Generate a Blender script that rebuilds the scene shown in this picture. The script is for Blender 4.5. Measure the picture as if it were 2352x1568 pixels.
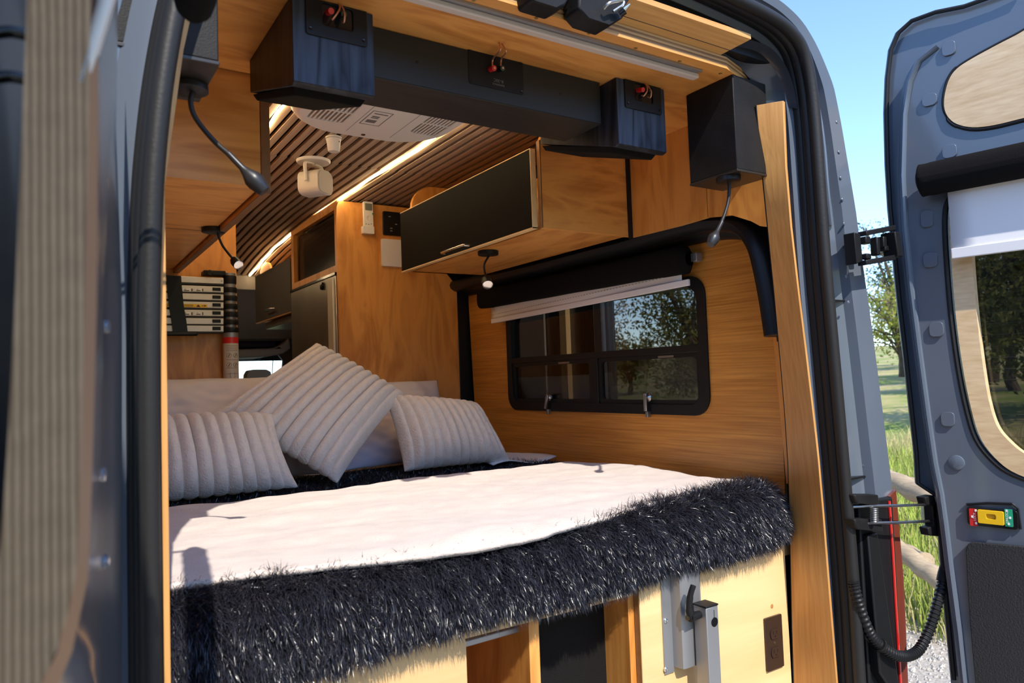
import bpy, bmesh, math, random
import numpy as np
from mathutils import Vector, Matrix, noise
from mathutils.geometry import tessellate_polygon

for o in list(bpy.data.objects):
    bpy.data.objects.remove(o)
random.seed(7); rng = np.random.default_rng(7)
SC = bpy.context.scene
COL = SC.collection
PI = math.pi

# ------------------------------------------------------------------ camera
W, H, F = 2352.0, 1568.0, 1666.0
CX, CY = W/2, H/2
CZ = 1.85                                   # camera height above the ground
_vx = Vector((3730-CX, 775-CY, F)).normalized()      # van X (to the right) in camera axes (right, down, forward)
_vy = Vector((90-CX, 905-CY, F)).normalized()        # van Y (towards the cab)
_vz = _vx.cross(_vy).normalized()
if _vz.y > 0: _vz = -_vz
_vx = _vy.cross(_vz).normalized()
if _vx.x < 0: _vx = -_vx
RIGHT = Vector((_vx.x, _vy.x, _vz.x)); DOWN = Vector((_vx.y, _vy.y, _vz.y)); FWD = Vector((_vx.z, _vy.z, _vz.z))
cam_d = bpy.data.cameras.new('camera'); cam = bpy.data.objects.new('camera', cam_d); COL.objects.link(cam)
m = Matrix.Identity(4)
for i in range(3):
    m[i][0] = RIGHT[i]; m[i][1] = -DOWN[i]; m[i][2] = -FWD[i]
m[2][3] = CZ
cam.matrix_world = m
cam_d.sensor_width = 36.0; cam_d.lens = F/W*36.0
cam_d.clip_start = 0.02; cam_d.clip_end = 400
cam_d.dof.use_dof = True; cam_d.dof.focus_distance = 2.15; cam_d.dof.aperture_fstop = 5.6
SC.camera = cam

# ------------------------------------------------------------------ light
SUN_DIR = Vector((.150, 1.0, -1.08)).normalized()
world = bpy.data.worlds.new('world'); SC.world = world; world.use_nodes = True
nt = world.node_tree; nt.nodes.clear()
sky = nt.nodes.new('ShaderNodeTexSky'); sky.sky_type = 'NISHITA'; sky.sun_disc = False
sky.sun_elevation = math.asin(-SUN_DIR.z); sky.sun_rotation = math.atan2(-SUN_DIR.x, -SUN_DIR.y)
sky.air_density = 1.0; sky.dust_density = 0.3; sky.ozone_density = 4.0; sky.altitude = 2200
bg = nt.nodes.new('ShaderNodeBackground'); bg.inputs[1].default_value = 0.36
out = nt.nodes.new('ShaderNodeOutputWorld')
nt.links.new(sky.outputs[0], bg.inputs[0]); nt.links.new(bg.outputs[0], out.inputs[0])
sun_d = bpy.data.lights.new('sun', 'SUN'); sun_d.energy = 5.1; sun_d.angle = 0.009; sun_d.color = (1.0, .93, .82)
sun = bpy.data.objects.new('sun', sun_d); COL.objects.link(sun)
sun.rotation_euler = SUN_DIR.to_track_quat('-Z', 'Y').to_euler(); sun.location = (-2, -12, 16)
SC.view_settings.view_transform = 'Standard'; SC.view_settings.look = 'None'
SC.view_settings.gamma = 1.0; SC.view_settings.use_curve_mapping = False
SC.view_settings.exposure = 0.35

# ------------------------------------------------------------------ pixel helpers (coordinates relative to the camera; z is shifted by CZ when linked)
def ray(px, py):
    return RIGHT*((px-CX)/F) + DOWN*((py-CY)/F) + FWD
def P(px, py, X=None, Y=None, Z=None):
    r = ray(px, py)
    t = X/r.x if X is not None else (Y/r.y if Y is not None else Z/r.z)
    return r*t
DO = Vector((1.93, 1.0, 0)); DD = Vector((.177, -.984, 0)).normalized(); DN = Vector((-DD.y, DD.x, 0))
if DN.x > 0: DN = -DN
def duv(px, py, off=0.0):
    r = ray(px, py); o = DO + DN*off
    t = o.dot(DN)/r.dot(DN)
    p = r*t
    return ((p-o).dot(DD), p.z)
def dfn(off):
    return lambda u, v: DO + DN*off + DD*u + Vector((0, 0, v))

# ------------------------------------------------------------------ mesh builder
def catmull(pts, n=8, closed=False):
    pts = [Vector(p) for p in pts]; out = []
    N = len(pts); rngi = range(N if closed else N-1)
    for i in rngi:
        g = (lambda k: pts[k % N]) if closed else (lambda k: pts[max(0, min(N-1, k))])
        a, b, c, d = g(i-1), g(i), g(i+1), g(i+2)
        for j in range(n):
            t = j/n
            out.append(.5*((2*b)+(c-a)*t+(2*a-5*b+4*c-d)*t*t+(3*b-a-3*c+d)*t**3))
    if not closed: out.append(pts[-1])
    return out
def rrect(x0, x1, y0, y1, r, n=5):
    o = []
    for cx, cy, a0 in ((x1-r, y1-r, 0), (x0+r, y1-r, 90), (x0+r, y0+r, 180), (x1-r, y0+r, 270)):
        for k in range(n+1):
            a = math.radians(a0+90*k/n); o.append((cx+r*math.cos(a), cy+r*math.sin(a)))
    return o
class MB:
    def __init__(s): s.v = []; s.f = []
    def add(s, vs, fs):
        b = len(s.v); s.v += [tuple(v) for v in vs]; s.f += [tuple(i+b for i in f) for f in fs]; return s
    def hexa(s, c):
        return s.add(c, [(0,3,2,1), (4,5,6,7), (0,1,5,4), (1,2,6,5), (2,3,7,6), (3,0,4,7)])
    def box(s, x0, x1, y0, y1, z0, z1):
        return s.hexa([(x0,y0,z0), (x1,y0,z0), (x1,y1,z0), (x0,y1,z0), (x0,y0,z1), (x1,y0,z1), (x1,y1,z1), (x0,y1,z1)])
    def obox(s, c, ax, ay, az, hx, hy, hz):
        c, ax, ay, az = Vector(c), Vector(ax).normalized(), Vector(ay).normalized(), Vector(az).normalized()
        g = lambda i, j, k: c+ax*hx*i+ay*hy*j+az*hz*k
        return s.hexa([g(-1,-1,-1), g(1,-1,-1), g(1,1,-1), g(-1,1,-1), g(-1,-1,1), g(1,-1,1), g(1,1,1), g(-1,1,1)])
    def prism(s, outer, fn, d, holes=()):
        d = Vector(d); loops = [list(outer)]+[list(h) for h in holes]
        flat = [p for l in loops for p in l]
        A = [Vector(fn(*p)) for p in flat]; n = len(A)
        tri = tessellate_polygon([[Vector((p[0], p[1], 0)) for p in l] for l in loops])
        fs = [tuple(t) for t in tri]+[tuple(i+n for i in reversed(t)) for t in tri]
        b = 0
        for l in loops:
            k = len(l)
            for i in range(k):
                j = (i+1) % k; fs.append((b+i, b+j, b+j+n, b+i+n))
            b += k
        return s.add(A+[a+d for a in A], fs)
    def tube(s, pts, r, n=10, cap=True, flat=1.0, up=None):
        pts = [Vector(p) for p in pts]; N = len(pts)
        rs = r if hasattr(r, '__len__') else [r]*N
        vs, fs = [], []; u = None
        for i, p in enumerate(pts):
            t = (pts[min(N-1, i+1)]-pts[max(0, i-1)]).normalized()
            if u is None:
                u = Vector(up) if up else (Vector((0,0,1)) if abs(t.z) < .9 else Vector((1,0,0)))
            u = (u-t*u.dot(t)).normalized(); w = t.cross(u)
            for k in range(n):
                a = 2*PI*k/n; vs.append(p+u*(math.cos(a)*rs[i])+w*(math.sin(a)*rs[i]*flat))
        for i in range(N-1):
            for k in range(n):
                fs.append((i*n+k, i*n+(k+1) % n, (i+1)*n+(k+1) % n, (i+1)*n+k))
        if cap: fs += [tuple(reversed(range(n))), tuple(range((N-1)*n, N*n))]
        return s.add(vs, fs)
    def lathe(s, prof, o, ax, n=24):
        o, ax = Vector(o), Vector(ax).normalized()
        u = ax.orthogonal().normalized(); w = ax.cross(u); vs, fs = [], []
        for r, h in prof:
            for k in range(n):
                a = 2*PI*k/n; vs.append(o+ax*h+u*(r*math.cos(a))+w*(r*math.sin(a)))
        for i in range(len(prof)-1):
            for k in range(n):
                fs.append((i*n+k, i*n+(k+1) % n, (i+1)*n+(k+1) % n, (i+1)*n+k))
        fs += [tuple(reversed(range(n))), tuple(range((len(prof)-1)*n, len(prof)*n))]
        return s.add(vs, fs)
    def grid(s, fn, nu, nv):
        vs = [fn(i/nu, j/nv) for j in range(nv+1) for i in range(nu+1)]
        fs = [(j*(nu+1)+i, j*(nu+1)+i+1, (j+1)*(nu+1)+i+1, (j+1)*(nu+1)+i) for j in range(nv) for i in range(nu)]
        return s.add(vs, fs)

ORIG = {}
def _mesh(name, mb, mat, org, sharp=40, fix=True):
    me = bpy.data.meshes.new(name)
    V = np.array([tuple(v) for v in mb.v], dtype=np.float64)-np.array(org)
    me.from_pydata(V.tolist(), [], mb.f)
    if fix:
        bm = bmesh.new(); bm.from_mesh(me); bmesh.ops.recalc_face_normals(bm, faces=bm.faces); bm.to_mesh(me); bm.free()
    me.polygons.foreach_set('use_smooth', [True]*len(me.polygons))
    me.set_sharp_from_angle(angle=math.radians(sharp))
    for mm in (mat if isinstance(mat, (list, tuple)) else [mat]): me.materials.append(mm)
    return me
def _bev(o, bevel):
    if bevel:
        b = o.modifiers.new('bevel', 'BEVEL'); b.width = bevel; b.segments = 2; b.limit_method = 'ANGLE'; b.angle_limit = .7
def part(name, mb, mat, parent, label=None, bevel=0, sharp=40, kind=None, fix=True):
    org = ORIG[parent.name]
    o = bpy.data.objects.new(name, _mesh(name, mb, mat, org, sharp, fix)); COL.objects.link(o)
    o.parent = parent; ORIG[o.name] = org
    if label: o['label'] = label
    if kind: o['kind'] = kind
    _bev(o, bevel); return o
def thing(name, label, cat, loc, group=None, kind=None):
    o = bpy.data.objects.new(name, None); COL.objects.link(o); o.empty_display_size = .05
    loc = Vector(loc); o.location = (loc.x, loc.y, loc.z+CZ); ORIG[o.name] = tuple(loc)
    o['label'] = label; o['category'] = cat
    if group: o['group'] = group
    if kind: o['kind'] = kind
    return o
def single(name, mb, mat, label, cat, group=None, bevel=0, sharp=40, kind=None, fix=True):
    V = np.array([tuple(v) for v in mb.v]); lo, hi = V.min(0), V.max(0)
    org = ((lo[0]+hi[0])/2, (lo[1]+hi[1])/2, lo[2])
    o = bpy.data.objects.new(name, _mesh(name, mb, mat, org, sharp, fix)); COL.objects.link(o)
    o.location = (org[0], org[1], org[2]+CZ); ORIG[o.name] = org
    o['label'] = label; o['category'] = cat
    if group: o['group'] = group
    if kind: o['kind'] = kind
    _bev(o, bevel); return o
def struct(name, mb, mat, label, cat, bevel=0, sharp=40):
    return single(name, mb, mat, label, cat, bevel=bevel, sharp=sharp, kind='structure')
def text_mb(body, size, origin, ux, uy, lift):
    cu = bpy.data.curves.new('txt', 'FONT'); cu.body = body; cu.size = size; cu.align_x = 'CENTER'; cu.align_y = 'CENTER'
    ob = bpy.data.objects.new('txt', cu); COL.objects.link(ob)
    dg = bpy.context.evaluated_depsgraph_get(); me = ob.evaluated_get(dg).to_mesh()
    ux, uy, origin = Vector(ux).normalized(), Vector(uy).normalized(), Vector(origin)+Vector(lift)
    mb = MB(); mb.add([origin+ux*v.co.x+uy*v.co.y for v in me.vertices], [tuple(p.vertices) for p in me.polygons])
    bpy.data.objects.remove(ob); bpy.data.curves.remove(cu)
    return mb

# ------------------------------------------------------------------ materials
def _base(name):
    mt = bpy.data.materials.new(name); mt.use_nodes = True
    n = mt.node_tree.nodes; b = n['Principled BSDF']; return mt, n, mt.node_tree.links, b
def mat(name, col, rough=.5, metal=0, spec=.5, bump=0, bscale=200, coat=0, var=0, vscale=6, sheen=0, emit=0, ecol=None, trans=0):
    mt, n, l, b = _base(name)
    b.inputs['Base Color'].default_value = (*col, 1); b.inputs['Roughness'].default_value = rough
    b.inputs['Metallic'].default_value = metal; b.inputs['Specular IOR Level'].default_value = spec
    b.inputs['Coat Weight'].default_value = coat; b.inputs['Coat Roughness'].default_value = .08
    b.inputs['Sheen Weight'].default_value = sheen; b.inputs['Transmission Weight'].default_value = trans
    if emit:
        b.inputs['Emission Color'].default_value = (*(ecol or col), 1); b.inputs['Emission Strength'].default_value = emit
    if bump or var:
        tc = n.new('ShaderNodeTexCoord')
    if bump:
        no = n.new('ShaderNodeTexNoise'); no.inputs['Scale'].default_value = bscale; no.inputs['Detail'].default_value = 5
        bp = n.new('ShaderNodeBump'); bp.inputs['Strength'].default_value = bump; bp.inputs['Distance'].default_value = .004
        l.new(tc.outputs['Object'], no.inputs['Vector']); l.new(no.outputs[0], bp.inputs['Height']); l.new(bp.outputs[0], b.inputs['Normal'])
    if var:
        no = n.new('ShaderNodeTexNoise'); no.inputs['Scale'].default_value = vscale; no.inputs['Detail'].default_value = 6
        rp = n.new('ShaderNodeValToRGB'); rp.color_ramp.elements[0].position = .3; rp.color_ramp.elements[1].position = .7
        rp.color_ramp.elements[0].color = (*[c*(1-var) for c in col], 1); rp.color_ramp.elements[1].color = (*[min(1, c*(1+var)) for c in col], 1)
        l.new(tc.outputs['Object'], no.inputs['Vector']); l.new(no.outputs[0], rp.inputs[0]); l.new(rp.outputs[0], b.inputs['Base Color'])
    return mt
def wood(name, dark, light, axis='z', rough=.42, big=2.2, fine=.5, coat=.15, across=10.0, stretch=.9, rings=9.0):
    """grain runs along axis: broad cathedral figure + fine streaks"""
    mt, n, l, b = _base(name)
    tc = n.new('ShaderNodeTexCoord'); mp = n.new('ShaderNodeMapping')
    ix = 'xyz'.index(axis); sc = [across]*3; sc[ix] = stretch; mp.inputs['Scale'].default_value = sc
    l.new(tc.outputs['Object'], mp.inputs['Vector'])
    a = n.new('ShaderNodeTexNoise'); a.inputs['Scale'].default_value = big*.5; a.inputs['Detail'].default_value = 3; a.inputs['Distortion'].default_value = 1.2
    l.new(mp.outputs[0], a.inputs['Vector'])
    mul = n.new('ShaderNodeMath'); mul.operation = 'MULTIPLY'; mul.inputs[1].default_value = rings; l.new(a.outputs[0], mul.inputs[0])
    fr = n.new('ShaderNodeMath'); fr.operation = 'PINGPONG'; fr.inputs[1].default_value = 1.0; l.new(mul.outputs[0], fr.inputs[0])
    mp2 = n.new('ShaderNodeMapping'); s2 = [across*14]*3; s2[ix] = 4.0; mp2.inputs['Scale'].default_value = s2
    l.new(tc.outputs['Object'], mp2.inputs['Vector'])
    f = n.new('ShaderNodeTexNoise'); f.inputs['Scale'].default_value = 1.0; f.inputs['Detail'].default_value = 4
    l.new(mp2.outputs[0], f.inputs['Vector'])
    mx = n.new('ShaderNodeMix'); mx.data_type = 'FLOAT'; mx.inputs[0].default_value = fine
    l.new(fr.outputs[0], mx.inputs[2]); l.new(f.outputs[0], mx.inputs[3])
    rp = n.new('ShaderNodeValToRGB'); e = rp.color_ramp.elements
    e[0].position = .18; e[0].color = (*dark, 1); e[1].position = .72; e[1].color = (*light, 1)
    l.new(mx.outputs[0], rp.inputs[0])
    lg = n.new('ShaderNodeTexNoise'); lg.inputs['Scale'].default_value = 1.6; lg.inputs['Detail'].default_value = 3
    l.new(tc.outputs['Object'], lg.inputs['Vector'])
    hv = n.new('ShaderNodeHueSaturation'); mr = n.new('ShaderNodeMapRange'); mr.inputs[3].default_value = .8; mr.inputs[4].default_value = 1.2
    l.new(lg.outputs[0], mr.inputs[0]); l.new(mr.outputs[0], hv.inputs['Value']); l.new(rp.outputs[0], hv.inputs['Color'])
    l.new(hv.outputs[0], b.inputs['Base Color'])
    bp = n.new('ShaderNodeBump'); bp.inputs['Strength'].default_value = .12; bp.inputs['Distance'].default_value = .002
    l.new(f.outputs[0], bp.inputs['Height']); l.new(bp.outputs[0], b.inputs['Normal'])
    b.inputs['Roughness'].default_value = rough; b.inputs['Specular IOR Level'].default_value = .5 if coat else .25; b.inputs['Coat Weight'].default_value = coat; b.inputs['Coat Roughness'].default_value = .25
    return mt
def ply(name, axis='z', n1=(.20,.085,.03), n2=(.52,.28,.10), scale=560):
    """laminated plywood edge: bands stacked along axis"""
    mt, n, l, b = _base(name)
    tc = n.new('ShaderNodeTexCoord'); w = n.new('ShaderNodeTexWave'); w.bands_direction = axis.upper()
    w.inputs['Scale'].default_value = scale/6.283; w.inputs['Distortion'].default_value = .6; w.inputs['Detail Scale'].default_value = .6
    no = n.new('ShaderNodeTexNoise'); no.inputs['Scale'].default_value = 60
    rp = n.new('ShaderNodeValToRGB'); rp.color_ramp.elements[0].color = (*n1, 1); rp.color_ramp.elements[1].color = (*n2, 1)
    rp.color_ramp.elements[0].position = .2; rp.color_ramp.elements[1].position = .65
    mx = n.new('ShaderNodeMix'); mx.data_type = 'RGBA'; mx.blend_type = 'MULTIPLY'; mx.inputs[0].default_value = .4
    l.new(tc.outputs['Object'], w.inputs['Vector']); l.new(tc.outputs['Object'], no.inputs['Vector'])
    l.new(w.outputs['Fac'], rp.inputs[0]); l.new(rp.outputs[0], mx.inputs[6]); l.new(no.outputs[0], mx.inputs[7])
    l.new(mx.outputs[2], b.inputs['Base Color']); b.inputs['Roughness'].default_value = .6
    return mt
def glass(name, tint, refl=1.0, rough=0.0):
    mt, n, l, b = _base(name); n.remove(b)
    o = n['Material Output']; t = n.new('ShaderNodeBsdfTransparent'); t.inputs[0].default_value = (*tint, 1)
    g = n.new('ShaderNodeBsdfGlossy'); g.inputs['Roughness'].default_value = rough; g.inputs[0].default_value = (refl, refl, refl, 1)
    mx = n.new('ShaderNodeMixShader'); ge = n.new('ShaderNodeNewGeometry')
    dt = n.new('ShaderNodeVectorMath'); dt.operation = 'DOT_PRODUCT'; l.new(ge.outputs['Incoming'], dt.inputs[0]); l.new(ge.outputs['Normal'], dt.inputs[1])
    def mth(op, a, b_=None):
        q = n.new('ShaderNodeMath'); q.operation = op
        for k, s in enumerate((a, b_)):
            if s is None: continue
            if isinstance(s, (int, float)): q.inputs[k].default_value = s
            else: l.new(s, q.inputs[k])
        return q.outputs[0]
    f5 = mth('POWER', mth('SUBTRACT', 1.0, mth('ABSOLUTE', dt.outputs['Value'])), 5.0)
    fac = mth('ADD', mth('MULTIPLY', f5, .96), .04)
    l.new(fac, mx.inputs[0]); l.new(t.outputs[0], mx.inputs[1]); l.new(g.outputs[0], mx.inputs[2]); l.new(mx.outputs[0], o.inputs[0])
    return mt

M = {}
MD, ML = (.52,.195,.036), (.73,.325,.076)             # maple plywood
for ax in 'xyz':
    M['maple_'+ax] = wood('maple_'+ax, MD, ML, ax, across=8, stretch=1.9, rings=6, fine=.4)
    M['slat_'+ax] = wood('slat_'+ax, (.33,.22,.145), (.50,.365,.255), ax, rough=.6, fine=.75, coat=0)
    M['strip_'+ax] = wood('strip_'+ax, (.50,.22,.055), (.70,.36,.11), ax, rough=.5, fine=.85, coat=.05)
    M['birch_'+ax] = wood('birch_'+ax, (.68,.44,.20), (.78,.54,.27), ax, rough=.45, big=1.0, fine=.35, across=7, stretch=1.2, rings=5)
M['oak_y'] = wood('oak_y', (.36,.125,.016), (.70,.32,.062), 'y', rough=.38, big=1.2, fine=.85, across=14, stretch=.7)
M['blonde'] = wood('blonde', (.62,.40,.20), (.82,.60,.36), 'y', rough=.5, fine=.8)
M['ply_z'] = ply('ply_z', 'z', scale=560); M['ply_x'] = ply('ply_x', 'x', scale=560); M['ply_y'] = ply('ply_y', 'y', scale=560)
M['ring_ply'] = ply('ring_ply', 'x', (.34,.19,.085), (.62,.40,.21), scale=440)
M['paint'] = mat('paint', (.104,.126,.162), .28, 0, .5, coat=.8, var=.06, vscale=3)
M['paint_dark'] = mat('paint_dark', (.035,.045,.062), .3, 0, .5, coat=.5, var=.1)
M['black_skin'] = mat('black_skin', (.009,.009,.011), .4, spec=.28, bump=.05)
M['black_fabric'] = mat('black_fabric', (.009,.008,.008), .95, spec=.15, bump=.9, bscale=900)
M['black_plastic'] = mat('black_plastic', (.009,.009,.010), .42, spec=.28, bump=.08, bscale=500)
M['black_panel'] = mat('black_panel', (.011,.010,.010), .55, spec=.22, bump=.15, bscale=350, var=.25, vscale=14)
M['black_gloss'] = mat('black_gloss', (.008,.008,.009), .12)
M['black_laminate'] = mat('black_laminate', (.006,.005,.0045), .65, spec=.07)
M['felt'] = mat('felt', (.004,.004,.004), 1, spec=.05)
M['rubber'] = mat('rubber', (.016,.015,.015), .5, spec=.35, bump=.1, bscale=150)
M['chrome'] = mat('chrome', (.75,.74,.72), .18, 1)
M['steel'] = mat('steel', (.42,.41,.39), .3, 1, var=.1)
M['alu'] = mat('alu', (.34,.345,.36), .45, .7, bump=.03, bscale=900)
M['alu_dark'] = mat('alu_dark', (.30,.29,.28), .35, .9)
M['stainless'] = mat('stainless', (.42,.39,.35), .33, .9, var=.2, vscale=3)
M['white_plastic'] = mat('white_plastic', (.72,.68,.63), .45)
M['white_fabric'] = mat('white_fabric', (.80,.79,.80), .85, bump=.1, bscale=700)
M['grey_cloth'] = mat('grey_cloth', (.33,.31,.29), .85, bump=.3, bscale=1200)
M['grey_trim'] = mat('grey_trim', (.25,.23,.215), .7)
M['dark_trim'] = mat('dark_trim', (.035,.033,.033), .7)
M['navy_cloth'] = mat('navy_cloth', (.022,.022,.06), .85)
M['copper'] = mat('copper', (.72,.36,.22), .3, .7)
M['red'] = mat('red', (.62,.02,.02), .35)
M['red_lens'] = mat('red_lens', (.55,.015,.012), .12, coat=1)
M['yellow'] = mat('yellow', (.85,.50,.01), .4)
M['green'] = mat('green', (.015,.32,.18), .45)
M['white_print'] = mat('white_print', (.85,.85,.83), .6)
M['grey_print'] = mat('grey_print', (.16,.15,.14), .6)
M['black_print'] = mat('black_print', (.02,.02,.02), .6)
M['brass'] = mat('brass', (.45,.33,.12), .35, .9)
M['led'] = mat('led', (1,.85,.6), .5, emit=34, ecol=(1,.76,.42))
M['bulb'] = mat('bulb', (1,.85,.65), .5, emit=40, ecol=(1,.74,.45))
M['cotton'] = mat('cotton', (.68,.62,.62), .9, bump=.12, bscale=900, sheen=.2)
M['lavender'] = mat('lavender', (.60,.55,.66), .9, bump=.12, bscale=900)
M['plush'] = mat('plush', (.76,.68,.62), 1.0, bump=.8, bscale=160, sheen=.5, var=.05, vscale=60)
M['throw'] = mat('throw', (.58,.50,.455), 1.0, bump=.5, bscale=220, sheen=.4, var=.06, vscale=18)
M['glass_dark'] = glass('glass_dark', (.40,.39,.375), .9)
M['glass_tint'] = glass('glass_tint', (.62,.60,.58), .9)
M['glass_clear'] = glass('glass_clear', (.85,.9,.92), .8)
M['screen'] = mat('screen', (.16,.17,.14), .2)
M['speaker_wood'] = wood('speaker_wood', (.010,.011,.014), (.030,.034,.046), 'z', rough=.45, big=1.4, fine=.35, coat=0, across=14, stretch=2.0)
M['speaker_face'] = wood('speaker_face', (.011,.014,.024), (.052,.065,.098), 'z', rough=.55, big=.9, fine=.5, coat=0, across=13, stretch=1.6, rings=22)
M['speaker_wood_x'] = wood('speaker_wood_x', (.012,.010,.009), (.030,.026,.024), 'x', rough=.45, fine=.9, coat=0)
M['outlet'] = mat('outlet', (.030,.017,.012), .3)
M['bark'] = mat('bark', (.09,.065,.045), .9, bump=.8, bscale=30, var=.3)
M['log'] = wood('log', (.27,.20,.13), (.48,.37,.24), 'y', rough=.8, fine=.8, coat=0)
# ================================================================== STRUCTURE
CXV = .866                                             # centre line of the van
half = [(1.668,-1.25),(1.664,-.77),(1.660,-.5),(1.645,-.17),(1.630,.10),(1.621,.27),(1.616,.48),(1.612,.62),(1.600,.72),(1.575,.785),(1.53,.818),(1.465,.836),(1.34,.848),(1.20,.856),(1.05,.862)]
full = half+[(CXV,.865)]+list(reversed([(.113,-1.25),(.113,-.77),(.113,-.5),(.113,-.17),(.114,.05),(.118,.2),(.125,.32),(.140,.45),(.165,.58),(.205,.69),(.27,.775),(.38,.825),(.52,.846),(.68,.858)]))
path = [Vector((p.x, p.y)) for p in [Vector((q.x, q.y)) for q in catmull([(x, z, 0) for x, z in full], 7)]]
def pnorm(i):
    t = path[min(len(path)-1, i+1)]-path[max(0, i-1)]
    return Vector((t.y, -t.x)).normalized()             # outward
def wout(z):
    return float(np.interp(z, [-1.25,-.34,.1,.4,.7,.79,.85], [.245,.24,.21,.18,.125,.082,.065]))
def sweep(mb, prof, step=1):
    idx = list(range(0, len(path), step)); n = None; vs = []; fs = []
    for i in idx:
        p, nn = path[i], pnorm(i); pr = prof(p.y); n = len(pr)
        for a, y in pr: vs.append((p.x+nn.x*a, y, p.y+nn.y*a))
    for i in range(len(idx)-1):
        for k in range(n-1): fs.append((i*n+k, i*n+k+1, (i+1)*n+k+1, (i+1)*n+k))
    return mb.add(vs, fs)
mb = MB()
def bodyprof(z):
    w = wout(z)
    return [(-.024,1.135),(-.026,1.118),(-.012,1.114),(.012,1.10),(.026,1.105),(.048,1.12),(.45*w,1.115),(.60*w,1.10),(.64*w,1.078),(.93*w,1.072),(w,1.085),(w+.008,1.13),(w+.014,1.5)]
sweep(mb, bodyprof)
body = struct('wall_rear', mb, M['paint'], 'slate blue painted metal frame around the rear van opening', 'van body', sharp=25)
# raised rib, folds and spot welds on the right pillar
def pill(n, z, y=1.07):
    j = min(range(len(path)//2), key=lambda k: abs(path[k].y-z)); nn = pnorm(j)
    return Vector((path[j].x+nn.x*n, y, path[j].y+nn.y*n))
mb = MB(); mb.tube(catmull([pill(.085, .74, 1.10), pill(.088, .58, 1.10), pill(.092, .45, 1.10), pill(.098, .36, 1.10)], 6), .006, 8)
part('drip_rib', mb, M['paint'], body)
weld = MB(); weld.lathe([(.0001,.001),(.003,.0012),(.0045,0)], (0,0,0), (0,-1,0), 10)
wm = None
for z in (.70,.62,.55,.48,.42,.36,.29,.22,.15,-.24,-.28):
    for n in ((.115,) if z > .3 else (.075,.105)):
        p = pill(n, z); p.y = 1.113 if n < .1 else 1.074
        if wm is None: wm = _mesh('spot_weld', weld, M['paint'], (0,0,0))
        o = bpy.data.objects.new('spot_weld', wm); COL.objects.link(o); o.parent = body; o.location = p-Vector(ORIG[body.name])
mb = MB(); mb.box(1.70,1.80,1.095,1.118,.165,.169); mb.box(1.70,1.85,1.095,1.118,-.292,-.287)
part('body_seam', mb, M['black_skin'], body)
# three-ribbed rubber seal
seal = None
for k, (n, ys_) in enumerate(((.002,1.104),(-.002,1.081),(-.006,1.057))):
    mb = MB(); pts = []
    for i in range(0, len(path)):
        p, nn = path[i], pnorm(i); pts.append((p.x+nn.x*n, ys_, p.y+nn.y*n))
    mb.tube(pts, .0145, 10, up=(0,1,0))
    if seal is None: seal = struct('trim_1', mb, M['rubber'], 'ribbed black rubber seal around the rear van opening', 'rubber seal')
    else: part('seal_rib', mb, M['rubber'], seal)
# black recess under the seam where the door hinge sits, and the tail light
mb = MB(); mb.hexa([(1.702,1.06,-1.2),(1.845,1.06,-1.2),(1.845,1.10,-1.2),(1.702,1.10,-1.2),(1.702,1.06,-.345),(1.855,1.06,-.345),(1.855,1.10,-.345),(1.702,1.10,-.345)])
mb.hexa([(1.71,1.035,-.75),(1.79,1.03,-.85),(1.79,1.062,-.85),(1.71,1.062,-.75),(1.71,1.045,-.42),(1.76,1.05,-.42),(1.76,1.062,-.42),(1.71,1.062,-.42)])
part('hinge_pocket', mb, M['black_plastic'], body, bevel=.004)
tl = thing('tail_light', 'tall narrow red tail light on the right van corner below the hinge', 'tail light', (1.88,1.1,-1.2))
mb = MB(); mb.tube([P(2042,1150,Y=1.058), P(2050,1260,Y=1.058), P(2058,1400,Y=1.058), P(2068,1568,Y=1.058), P(2076,1700,Y=1.058)], .0038, 8); part('lens_edge', mb, M['red_lens'], tl)
a = [P(2044,1140,Y=1.064), P(2058,1125,Y=1.064), P(2075,1320,Y=1.064), P(2080,1420,Y=1.064), P(2086,1568,Y=1.064), P(2092,1700,Y=1.064), P(2076,1700,Y=1.064), P(2062,1480,Y=1.064), P(2052,1300,Y=1.064)]
mb = MB(); mb.prism([(p.x, p.z) for p in a], lambda u, v: (u, 1.064, v), (.03,.14,0)); part('lens', mb, mat('clear_lens', (.16,.035,.02), .06, coat=1), tl)

# shell of the van (dark inside)
mb = MB(); mb.prism([(-.04,.82),(.04,.87),(.16,.90),(1.56,.90),(1.66,.86),(1.72,.82),(1.74,.82),(1.68,.87),(1.58,.93),(.14,.93),(.02,.88),(-.06,.82)], lambda u, v: (u, 1.20, v), (0,5.1,0)); roof = struct('ceiling_roof', mb, M['paint'], 'painted metal roof of the van above the lining', 'roof')
mb = MB(); mb.box(-.02,1.80,1.13,6.2,-1.20,-1.15); struct('floor', mb, M['dark_trim'], 'dark van floor under the bed platform', 'floor')
mb = MB(); mb.box(-.09,-.06,1.13,5.0,-1.2,.80); wl = struct('wall_left', mb, M['maple_z'], 'plywood side wall behind the left cabinets', 'wall')
mb = MB(); mb.box(-.14,-.095,1.13,6.2,-1.2,.66); part('outer_skin', mb, M['paint'], wl)
WY0, WY1, WZ0, WZ1 = 1.545, 2.655, -.128, .285         # window opening
whole = rrect(WY0, WY1, WZ0, WZ1, .055, 6)
fx = lambda X: (lambda a, b: (X, a, b))
mb = MB(); mb.prism([(1.14,-1.2),(3.9,-1.2),(3.9,.83),(1.50,.83),(1.50,.69),(1.14,.69)], fx(1.745), (.03,0,0), [rrect(WY0-.004, WY1+.004, WZ0-.004, WZ1+.004, .055, 6)])
shellr = struct('wall_right', mb, M['black_skin'], 'black painted inner skin of the right van side', 'wall')
mb = MB(); mb.box(1.745,1.775,4.55,6.2,-1.2,.69); part('side_skin', mb, M['black_skin'], shellr)
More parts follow.
